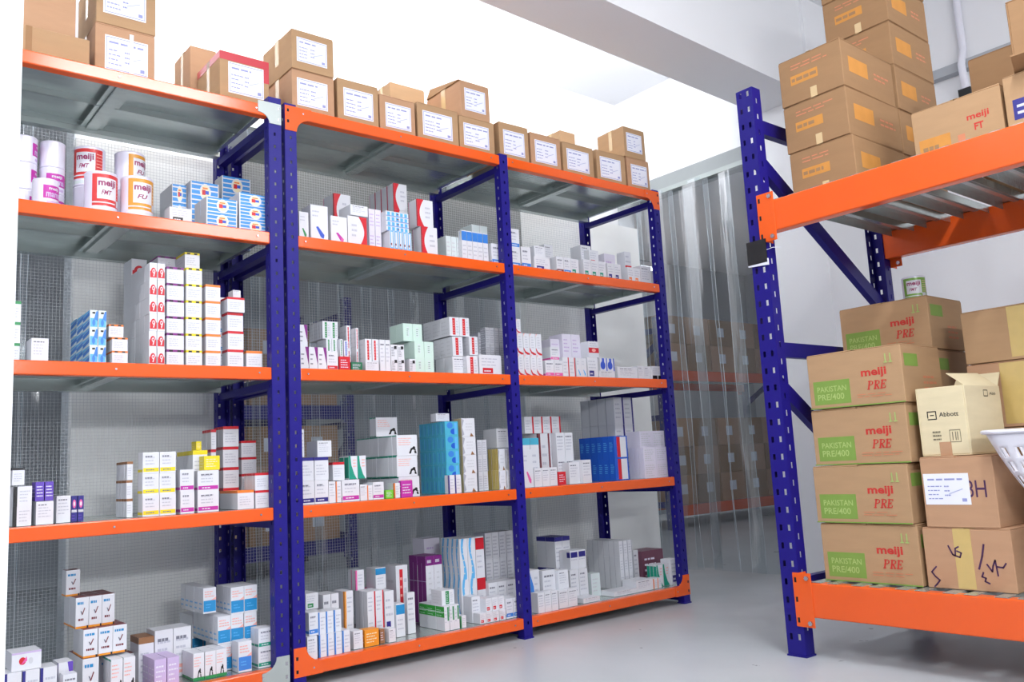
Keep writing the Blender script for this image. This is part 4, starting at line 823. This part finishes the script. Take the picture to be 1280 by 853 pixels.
 ('m','L5','edgeL:amber',0.277,0.13,0.0886,0.0385,0.09,0.1043,1,2,1), ('m','L5','edgeR:red',0.371,0.12,0.0886,0.0383,0.0331,0.0974,2,2,3), 
 ('m','L5','patch:navy',0.451,0.12,0.0886,0.0448,0.08,0.1863,1,1,1), ('m','L5','capT:cyan',0.497,0.11,0.0886,0.0417,0.06,0.1306,1,1,1), 
 ('m', 'L5', 'plain', 0.563, 0.13, 0.0886, 0.0389, 0.0211, 0.1647, 1, 1, 1, 'tall white box beside purple boxes'), 
 ('m','L5','edgeL:pink',0.367,0.2,0.2834,0.0404,0.0331,0.0789,1,1,2), ('m','L5','solid:pink',0.428,0.221,0.0886,0.0829,0.1,0.1853,1,1,1), 
 ('m', 'L5', 'capT:cyan', 0.46, 0.2, 0.2741, 0.0495, 0.0782, 0.0865, 1, 1, 1, 'upper box with cyan cap'), 
 ('m','L5','edgeM:red',0.556,0.2,0.0886,0.0588,0.1,0.2703,1,1,1), ('m','L5','purplecap',0.737,0.25,0.0886,0.0442,0.067,0.2867,2,1,2), 
 ('m','L5','lilacbox',0.845,0.42,0.0886,0.0885,0.05,0.1735,1,2,2), ('m','L5','wave:skyblue',0.861,0.162,0.0886,0.0435,0.0356,0.177,2,2,4), 
 ('m','L5','greencap',0.691,0.05,0.0886,0.0257,0.0638,0.0998,3,1,3), ('m','L5','edgeM:green',0.694,0.07,0.1884,0.0652,0.08,0.0604,1,1,1), 
 ('m','L5','edgeL:green',0.772,0.05,0.0886,0.029,0.06,0.0494,1,1,1), ('m','L5','patch:red',0.873,0.05,0.0886,0.035,0.049,0.0429,4,1,1), 
 ('m', 'L5', 'patch:red', 0.9152, 0.06, 0.1315, 0.0343, 0.07, 0.0561, 3, 1, 1, 'upper white box with red patch'), 
 ('m', 'L5', 'plain', 0.868, 0.1, 0.0886, 0.0475, 0.06, 0.1094, 1, 1, 1, 'white cube behind red patched row'), 
 ('m', 'L5', 'bandB:azure', 1.0185, 0.05, 0.0886, 0.0404, 0.08, 0.0844, 2, 1, 1, 'white box with azure base by post'), 
 ('m', 'L5', 'plain', 1.0108, 0.16, 0.0886, 0.0521, 0.08, 0.1448, 3, 1, 1, 'pale white box behind'), 
 ('m','L5','capT:red',0.962,0.18,0.0886,0.0484,0.1,0.1763,1,2,1), ('m','L5','lined',1.077,0.26,0.0886,0.0417,0.09,0.1187,4,3,1), 
 ('r','L5','corner:azure',1.195,0.091,0.0886,0.0577,0.1,0.1825,1,1,1), ('r','L5','plain',1.185,0.03,0.0886,0.0402,0.049,0.0884,3,1,1), 
 ('r', 'L5', 'plain', 1.3407, 0.06, 0.1696, 0.0649, 0.07, 0.0863, 1, 1, 1, 'upright white box with grey side'), 
 ('r', 'L5', 'plain', 1.262, 0.08, 0.0886, 0.0783, 0.0256, 0.1738, 1, 1, 2, 'grey white box at back left'), 
 ('r', 'L5', 'plain', 1.32, 0.04, 0.0886, 0.058, 0.039, 0.081, 2, 1, 1, 'white box in front pair'), 
 ('r','L5','patch:magenta',1.617,0.232,0.0886,0.0607,0.05,0.039,1,1,1), ('r','L5','bandT:navy',1.491,0.24,0.0886,0.0508,0.0696,0.1495,2,2,2), 
 ('r','L5','patchT:navy',1.514,0.16,0.2342,0.0539,0.079,0.0881,2,1,1), 
 ('r', 'L5', 'plain', 1.488, 0.14, 0.0886, 0.0587, 0.09, 0.1456, 2, 1, 1, 'white box under navy pair'), 
 ('r','L5','palebox',1.637,0.15,0.0886,0.0626,0.06,0.1114,1,1,1), ('r','L5','edgeR:silver',1.878,0.18,0.0886,0.0318,0.0396,0.0816,3,3,6), 
 ('r', 'L5', 'plain', 2.023, 0.22, 0.0886, 0.0379, 0.1, 0.1821, 1, 1, 1, 'thin white box beside big stack'), 
 ('r', 'L5', 'plain', 1.481, 0.05, 0.0886, 0.1113, 0.089, 0.0226, 1, 1, 1, 'flat white box lying down'), 
 ('r', 'L5', 'plain', 1.7, 0.06, 0.0886, 0.161, 0.1, 0.0234, 1, 1, 1, 'flat pale box near front'), 
 ('r','L5','solid:plum',2.0613,0.2,0.0886,0.1725,0.12,0.1726,1,1,1), ('r','L5','curve:teal',2.0494,0.09,0.0886,0.0495,0.023,0.1089,2,1,3), 
 ('r','L5','patch:navy',2.1489,0.08,0.0886,0.0676,0.07,0.1288,1,1,1), 
 ('r', 'L5', 'plain', 1.8614, 0.06, 0.0886, 0.1246, 0.1, 0.0554, 1, 1, 1, 'short white box by teal boxes'), 
 ('r','L5','edgeL:orange',1.986,0.06,0.0886,0.0315,0.06,0.0515,2,1,1), 
]
WH = 'white'
def split(kind): return kind.split(':') if ':' in kind else (kind, 'grey')
DESC = dict(plain='plain white medicine box', oval='blue striped box with white oval', patch='white box with {c} lower patch', patchb='white box with two {c} patches', patchT='white box with {c} patch on top',
    bandT='white box with {c} top band', bandB='white box with {c} base band', bandM='white box with {c} middle band', edgeL='white box with {c} left edge', edgeR='white box with {c} right edge', edgeM='white box with {c} stripe', edgeB='tall white box with {c} lid',
    drops='pale blue box with {c} drops', dots='white box with {c} dotted top', nine='white box with red swirls', solid='{c} medicine box', logo='box with {c} emblem', check='white tick box with {c} lid', tri='white box with {c} corner triangle',
    fig='white box with {c} figure', figg='white box with figure and {c} base', two='white box with {c} lower half', swoosh='white box with {c} capsule mark', cresL='white box with {c} left crescent', cresR='white box with {c} right crescent',
    lilacbox='pale lilac white box', palebox='pale bluish white box', strips='slim box with {c} strips', strips2='flat box with {c} strips', capT='white box with {c} cap', dark='white box with {c} mark', mint='pale mint box', lined='finely lined grey white box',
    lined2='plain grey white box', arc='white box with {c} arc', blot='white box with {c} blot', curve='white box with {c} curve', water='bright {c} box', mark='white box with {c} sides', mark2='{c} box with white end', purplecap='purple sided white box', wave='white box with {c} wave',
    greencap='green topped white box', corner='white box with {c} corner')
def box_mesh(kind, w, d, h, seed):
    k, c = split(kind); C = pm(c); W_ = pm(WH); GR = pm('grey'); INK = pm('inkl'); DK = pm('ink'); BK = pm('black'); mb = MB(); fc = dict(F=W_, L=W_, R=W_, T=W_, K=W_, B=W_)
    def setf(m, fs='FLRTKB'):
        for f_ in fs: fc[f_] = m
    if k == 'oval': setf(mat('paper_stripe_blue', (62, 150, 225), .42, var=.03), 'F'); setf(GR, 'LRT')
    elif k in ('solid', 'water'): setf(C)
    elif k == 'mark2': setf(C)
    elif k in ('lilacbox', 'lined2'): setf(pm('lilacw'))
    elif k == 'palebox': setf(pm('pale'))
    elif k == 'mint': setf(pm('mintc'))
    elif k == 'lined': setf(pm('silver'), 'LT'); setf(GR, 'F')
    elif k == 'mark': setf(C, 'L'); setf(C, 'T')
    elif k == 'purplecap': setf(pm('purple'), 'LT')
    elif k in ('check', 'edgeB', 'bandT', 'dots'): setf(C, 'T')
    elif k == 'drops': setf(pm('pale'))
    elif k == 'logo' and c == 'navy': setf(C)
    x, y = w / 2, d / 2
    P_ = [(-x, -y, 0), (x, -y, 0), (x, y, 0), (-x, y, 0), (-x, -y, h), (x, -y, h), (x, y, h), (-x, y, h)]
    for f_, q in (('B', (3, 2, 1, 0)), ('T', (4, 5, 6, 7)), ('F', (0, 1, 5, 4)), ('R', (1, 2, 6, 5)), ('K', (2, 3, 7, 6)), ('L', (3, 0, 4, 7))): mb.face([P_[i] for i in q], fc[f_])
    f = box_faces(mb, w, d, h); F, L, T = f['F'], f['L'], f['T']
    def tl(a0=.12, b0=.3, a1=.88, b1=.8, n=4, m=INK): F.lines(a0, b0, a1, b1, n, m, .32, seed)
    if k == 'oval':
        for v in (.04, .30, .56, .82): F.rect(0, v, 1, v + .07, W_)
        F.rect(0, 0, .035, 1, W_); F.rect(.965, 0, 1, 1, W_); F.oval(.32, .08, .72, .94, W_); F.oval(.36, .16, .68, .86, pm('cream')); F.rect(.40, .36, .52, .62, pm('red')); F.rect(.52, .40, .64, .58, pm('blue')); F.rect(.42, .66, .60, .74, pm('orange'))
    elif k in ('patch', 'patchb', 'patchT'):
        tl(.1, .45, .9, .9, 3)
        if k == 'patch': F.rect(.14, .10, .60, .36, C); F.lines(.2, .14, .54, .32, 1, W_, .4, seed)
        elif k == 'patchb': F.rect(.02, .06, .46, .32, C); F.rect(.54, .06, .96, .32, C)
        else: F.rect(.08, .62, .92, .92, C); L.rect(.7, .62, 1, .92, C)
    elif k in ('bandT', 'dots', 'edgeB'):
        F.rect(0, .86, 1, 1, C); L.rect(0, .86, 1, 1, C); tl(.12, .2, .88, .72)
        if k == 'dots': F.rect(.14, .87, .36, .97, BK); F.rect(.62, .87, .84, .97, BK); L.lines(.1, .2, .9, .7, 3, GR, .3, seed)
    elif k == 'bandB': F.rect(.03, .08, .97, .26, C); F.lines(.2, .12, .8, .22, 1, DK if c == 'yellow' else W_, .5, seed); tl(.15, .4, .85, .85, 3); F.lines(.15, .74, .85, .88, 1, DK, .45, seed + 1); L.rect(.0, .08, 1, .2, C)
    elif k == 'bandM': F.rect(0, .28, 1, .6, C); F.oval(.3, .34, .7, .54, pm('salmon')); tl(.1, .66, .9, .95, 2)
    elif k == 'edgeL': F.rect(0, 0, .17, 1, C); L.rect(.86, 0, 1, 1, C); tl(.3, .2, .9, .85)
    elif k == 'edgeR': F.rect(.84, 0, 1, 1, C); L.rect(0, 0, .05, 1, pm('silver')); tl(.12, .2, .75, .85)
    elif k == 'edgeM': F.rect(.30, .06, .58, .94, C); F.lines(.34, .12, .54, .88, 6, pm('salmon') if c == 'red' else W_, .3, seed); F.lines(.68, .15, .92, .85, 5, INK, .4, seed); L.lines(.1, .1, .9, .9, 4, GR, .2, seed)
    elif k == 'drops':
        S_ = pm('skyblue'); F.rect(.06, .06, .94, .55, S_); F.oval(.3, .1, .7, .5, pm('azure')); F.poly([(.5, .5), (.8, .95), (.98, .95), (.98, .4)], pm('azure')); F.rect(.3, .80, .66, .9, BK)
        for v in (.0, .5): L.poly([(0, v), (1, v + .2), (1, v + .42), (0, v + .22)], pm('azure')); L.poly([(0, v + .25), (1, v + .45), (1, v + .5), (0, v + .42)], S_)
    elif k == 'nine':
        F.rect(.06, .12, .96, .50, C if c != 'grey' else pm('red')); F.oval(.14, .16, .88, .72, pm('red')); F.oval(.36, .36, .74, .62, W_); F.oval(.44, .42, .66, .56, pm('red')); F.poly([(.62, .5), (.76, .5), (.6, .18), (.46, .2)], W_)
    elif k in ('solid', 'water', 'mark2'):
        lt = pm('skyblue') if k != 'solid' else pm('cream' if c in ('yellow', 'amber') else 'lilacw')
        if k == 'water':
            F.oval(.15, .5, .6, .95, pm('azure')); F.oval(.4, .08, .9, .5, pm('cobalt')); F.rect(.7, .1, .9, .9, lt); L.rect(.1, .1, .25, .9, lt); L.rect(.5, .2, .6, .8, pm('azure')); T.rect(.1, .1, .9, .9, lt)
        elif k == 'mark2': F.rect(.2, .04, .9, .96, W_); F.rect(.2, .04, .45, .96, pm('red')); L.lines(.2, .3, .8, .75, 5, lt, .4, seed)
        else: F.lines(.12, .2, .88, .85, 4, lt, .35, seed); L.lines(.1, .2, .9, .8, 3, lt, .2, seed)
    elif k == 'logo':
        if c == 'navy': F.oval(.2, .52, .8, .86, pm('pink')); F.oval(.34, .6, .66, .78, W_); F.rect(.05, .36, .95, .46, GR); F.lines(.1, .08, .9, .3, 2, pm('violet'), .4, seed)
        else: F.oval(.24, .3, .48, .72, C); F.poly([(.3, .3), (.5, .75), (.52, .5)], pm('pink')); F.oval(.56, .3, .72, .66, GR); F.rect(0, .9, 1, 1, pm('lilac'))
    elif k == 'check':
        F.rect(0, 0, 1, .07, pm('amber')); F.rect(.86, .0, .98, .08, BK); F.lines(.12, .74, .88, .9, 1, pm('cyan'), .5, seed); F.lines(.2, .22, .85, .36, 1, pm('maroon'), .5, seed)
        F.poly([(.36, .56), (.44, .56), (.52, .48), (.48, .42)], DK); F.poly([(.46, .44), (.54, .44), (.72, .64), (.66, .66)], pm('maroon')); L.rect(0, 0, 1, .06, pm('amber'))
    elif k == 'tri': F.poly([(.62, 1), (1, 1), (1, .2)], C); L.rect(.9, 0, 1, 1, C); F.lines(.15, .2, .55, .8, 3, DK, .3, seed)
    elif k in ('fig', 'figg'):
        tl(.08, .5, .7, .9, 4, pm('salmon')); X = .52 if k == 'fig' else .3
        F.oval(X + .24, .30, X + .38, .44, BK); F.poly([(X + .06, .1), (X + .16, .36), (X + .3, .40), (X + .42, .26), (X + .34, .24), (X + .26, .3), (X + .2, .24), (X + .16, .1)], BK); F.poly([(X + .32, .22), (X + .4, .24), (X + .44, .1), (X + .34, .1)], BK)
        if k == 'figg': F.rect(0, 0, 1, .12, C); L.rect(0, 0, 1, .1, C)
        else: L.rect(0, 0, 1, .04, pm('teal')); L.rect(0, .95, 1, 1, pm('teal'))
    elif k == 'two': F.rect(.02, .06, .98, .5, C); F.poly([(.6, .5), (1, .5), (1, .62)], pm('salmon')); F.lines(.1, .62, .9, .9, 3, pm('salmon'), .4, seed); F.lines(.2, .2, .7, .4, 2, pm('skyblue'), .3, seed); L.lines(.1, .1, .9, .5, 2, pm('skyblue'), .3, seed)
    elif k == 'swoosh': F.poly([(.3, .40), (.42, .42), (.78, .2), (.68, .12), (.56, .14)], C); F.poly([(.62, .24), (.78, .2), (.74, .1), (.6, .12)], pm('pink') if c == 'magenta' else C); tl(.1, .66, .6, .9, 2)
    elif k in ('cresL', 'cresR', 'arc', 'curve', 'corner'):
        n = 10
        if k in ('cresL', 'cresR'):
            pts = [(0, 0), (0, 1), (.42, 1)] + [(.42 - .28 * math.sin(math.pi * i / n), 1 - i / n) for i in range(n + 1)][1:]
            if k == 'cresR': pts = [(1 - a, v) for a, v in pts][::-1]
            F.poly(pts, C); L.rect(.90, 0, 1, 1, C) if k == 'cresL' else None
            F.lines(.5 if k == 'cresL' else .2, .3, .9 if k == 'cresL' else .55, .8, 3, INK, .4, seed); L.rect(.0, 0, .04, 1, pm('pink'))
        elif k == 'arc': F.poly([(.0, .35), (.3, .16), (1, .06), (1, 0), (.6, 0), (.2, .08), (0, .22)], C); F.poly([(0, .8), (.1, 1), (.3, 1), (.1, .9)], pm('salmon')); F.lines(.3, .3, .8, .9, 5, INK, .35, seed)
        elif k == 'curve': F.poly([(0, 0), (0, 1), (.2, 1), (.3, .6), (.62, .2), (.9, 0)], C); L.rect(.05, .05, .95, .95, C); F.lines(.5, .5, .9, .9, 3, pm('salmon'), .35, seed)
        else: F.poly([(0, 0), (0, .95), (.35, .6), (.5, 0)], C); tl(.45, .3, .9, .9)
    elif k in ('strips', 'strips2'):
        if k == 'strips': F.rect(.12, .12, .88, 1, C); F.rect(.30, .2, .7, .95, W_); F.rect(.2, .3, .5, .4, pm('maroon')); F.rect(0, 0, 1, .1, pm('azure'))
        else:
            for i in range(5): F.rect(.06 + .19 * i, .15, .18 + .19 * i, .85, C)
            F.rect(.0, .0, 1, .1, pm('azure')); F.rect(.48, .4, .56, .6, pm('maroon'))
    elif k == 'capT': F.rect(0, .68, 1, .97, C); F.lines(.15, .2, .85, .6, 3, INK, .3, seed); L.rect(.6, .72, 1, .97, pm('pale'))
    elif k == 'dark': F.rect(.5, .68, .9, .9, C); F.lines(.1, .15, .6, .85, 6, DK, .4, seed)
    elif k == 'mint': F.rect(.35, .25, .62, .8, pm('pale')); F.lines(.38, .3, .6, .76, 4, pm('green'), .35, seed)
    elif k in ('lined', 'lined2'):
        F.lines(.1, .1, .9, .9, 6, pm('silver') if k == 'lined' else GR, .4, seed)
        if k == 'lined': L.lines(.05, .05, .95, .95, 7, W_, .35, seed)
    elif k == 'blot': F.oval(.05, .1, .75, .75, C); F.rect(.3, .6, .6, .98, C); F.rect(.86, 0, 1, 1, C)
    elif k == 'mark': F.poly([(0, 0), (.18, .12), (.05, .5), (.2, .9), (0, 1)], pm('silver')); F.poly([(.6, .0), (.7, .2), (.9, .0)], pm('brown')); tl(.3, .3, .9, .8, 3, GR); L.rect(.4, 0, .46, 1, pm('cream'))
    elif k == 'purplecap':
        F.rect(0, .86, 1, 1, pm('purple')); F.lines(.2, .88, .8, .97, 1, W_, .5, seed)
        for a in (.15, .38, .62): F.rect(a, .05, a + .12, .24, pm('purple')); F.oval(a - .02, .25, a + .12, .3, pm('purple'))
        F.lines(.3, .4, .7, .8, 5, GR, .3, seed); L.rect(0, .62, 1, .63, pm('lilac')); L.rect(.5, .1, .53, .9, pm('lilac'))
    elif k == 'wave':
        for s_, G_ in ((0, F), (1, L)):
            pts = []; n = 10
            for i in range(n + 1): pts.append((.30 + .16 * math.sin(i / n * 6 + s_), i / n))
            for i in range(n, -1, -1): pts.append((.62 + .2 * math.sin(i / n * 5 + 1 + s_), i / n))
            G_.poly(pts, C); G_.lines(.36, .1, .6, .9, 5, pm('pale'), .2, seed)
    elif k == 'greencap': F.rect(.62, .4, .92, .95, pm('green')); L.rect(0, .54, 1, .97, mat('paper_leaf_green', (50, 165, 60), .42)); L.rect(0, .74, 1, .77, pm('mintc')); L.lines(.1, .58, .9, .9, 3, pm('mintc'), .2, seed); tl(.1, .3, .5, .9)
    elif k == 'lilacbox': tl(.15, .2, .85, .85, 4, pm('lilac'))
    elif k == 'palebox': tl(.15, .2, .85, .85, 4, GR); F.rect(0, .0, .08, 1, W_)
    else: tl(); F.lines(.12, .8, .88, .92, 1, DK, .4, seed + 3)
    return mb.mesh('medicine_box')
BAY = dict(l='left', m='middle', r='right'); SHN = dict(L2='second', L3='third', L4='fourth', L5='bottom')
ORD = ['first', 'second', 'third', 'fourth', 'fifth', 'sixth', 'seventh', 'eighth', 'ninth', 'tenth']
FAM = dict(plain='plain_medicine_box', lilacbox='plain_medicine_box', palebox='plain_medicine_box', mint='plain_medicine_box', lined='plain_medicine_box', lined2='plain_medicine_box')
for k in ('bandT', 'bandB', 'bandM', 'dots', 'capT', 'two', 'edgeB', 'greencap', 'check'): FAM[k] = 'banded_medicine_box'
for k in ('edgeL', 'edgeR', 'edgeM', 'oval', 'strips', 'strips2', 'wave', 'mark'): FAM[k] = 'striped_medicine_box'
for k in ('solid', 'water', 'mark2', 'purplecap', 'drops'): FAM[k] = 'coloured_medicine_box'
seen = {}
for t in BOXES:
    k, c = split(t[2]); ds = t[12] if len(t) > 12 else DESC[k].format(c=c); seen.setdefault((t[0], t[1], ds), []).append(t)
for key, v in seen.items(): v.sort(key=lambda t: t[3])
rnd = random.Random(11)
for si, t in enumerate(BOXES):
    bay, sh, kind, X0, Y0, Z0, w, d, h, nc, nr, nk = t[:12]; k, c = split(kind); ds = t[12] if len(t) > 12 else DESC[k].format(c=c)
    same = seen[(bay, sh, ds)]; place = '%s bay %s shelf' % (BAY[bay], SHN[sh])
    grp = ('' if len(same) == 1 else '%s-group-from-left' % ORD[same.index(t)])
    g = 0.0009; me = box_mesh(kind, w - 2 * g, d - 2 * g, h - .0006, si)
    for r_ in range(nr):
        for c_ in range(nc):
            for k_ in range(nk):
                if k_ and c_ and not (sh == 'L5' and r_ == nr - 1): continue
                words = [ds, place]
                if grp: words.append(grp)
                if nr > 1: words.append('bottom' if r_ == 0 else ('top' if r_ == nr - 1 else ORD[r_] + '-up'))
                if nc > 1: words.append('leftmost' if c_ == 0 else ('rightmost' if c_ == nc - 1 else ORD[c_] + '-from-left'))
                if nk > 1: words.append('front' if k_ == 0 else ORD[k_] + '-deep')
                o = link(FAM.get(k, 'printed_medicine_box'), me, None, (X0 + w * (c_ + .5) + rnd.uniform(-.0007, .0007), Y0 + d * (k_ + .5) + rnd.uniform(-.0008, .0008), Z0 + h * r_ + (.0006 if r_ == 0 else 0)), (0, 0, R(rnd.uniform(-.5, .5)) if nk == 1 and nc == 1 else 0))
                tag(o, ', '.join(words[:2]) + (', ' + ' '.join(words[2:]) if len(words) > 2 else ''), 'medicine box', '%s, %s' % (ds.replace(',', ''), place))
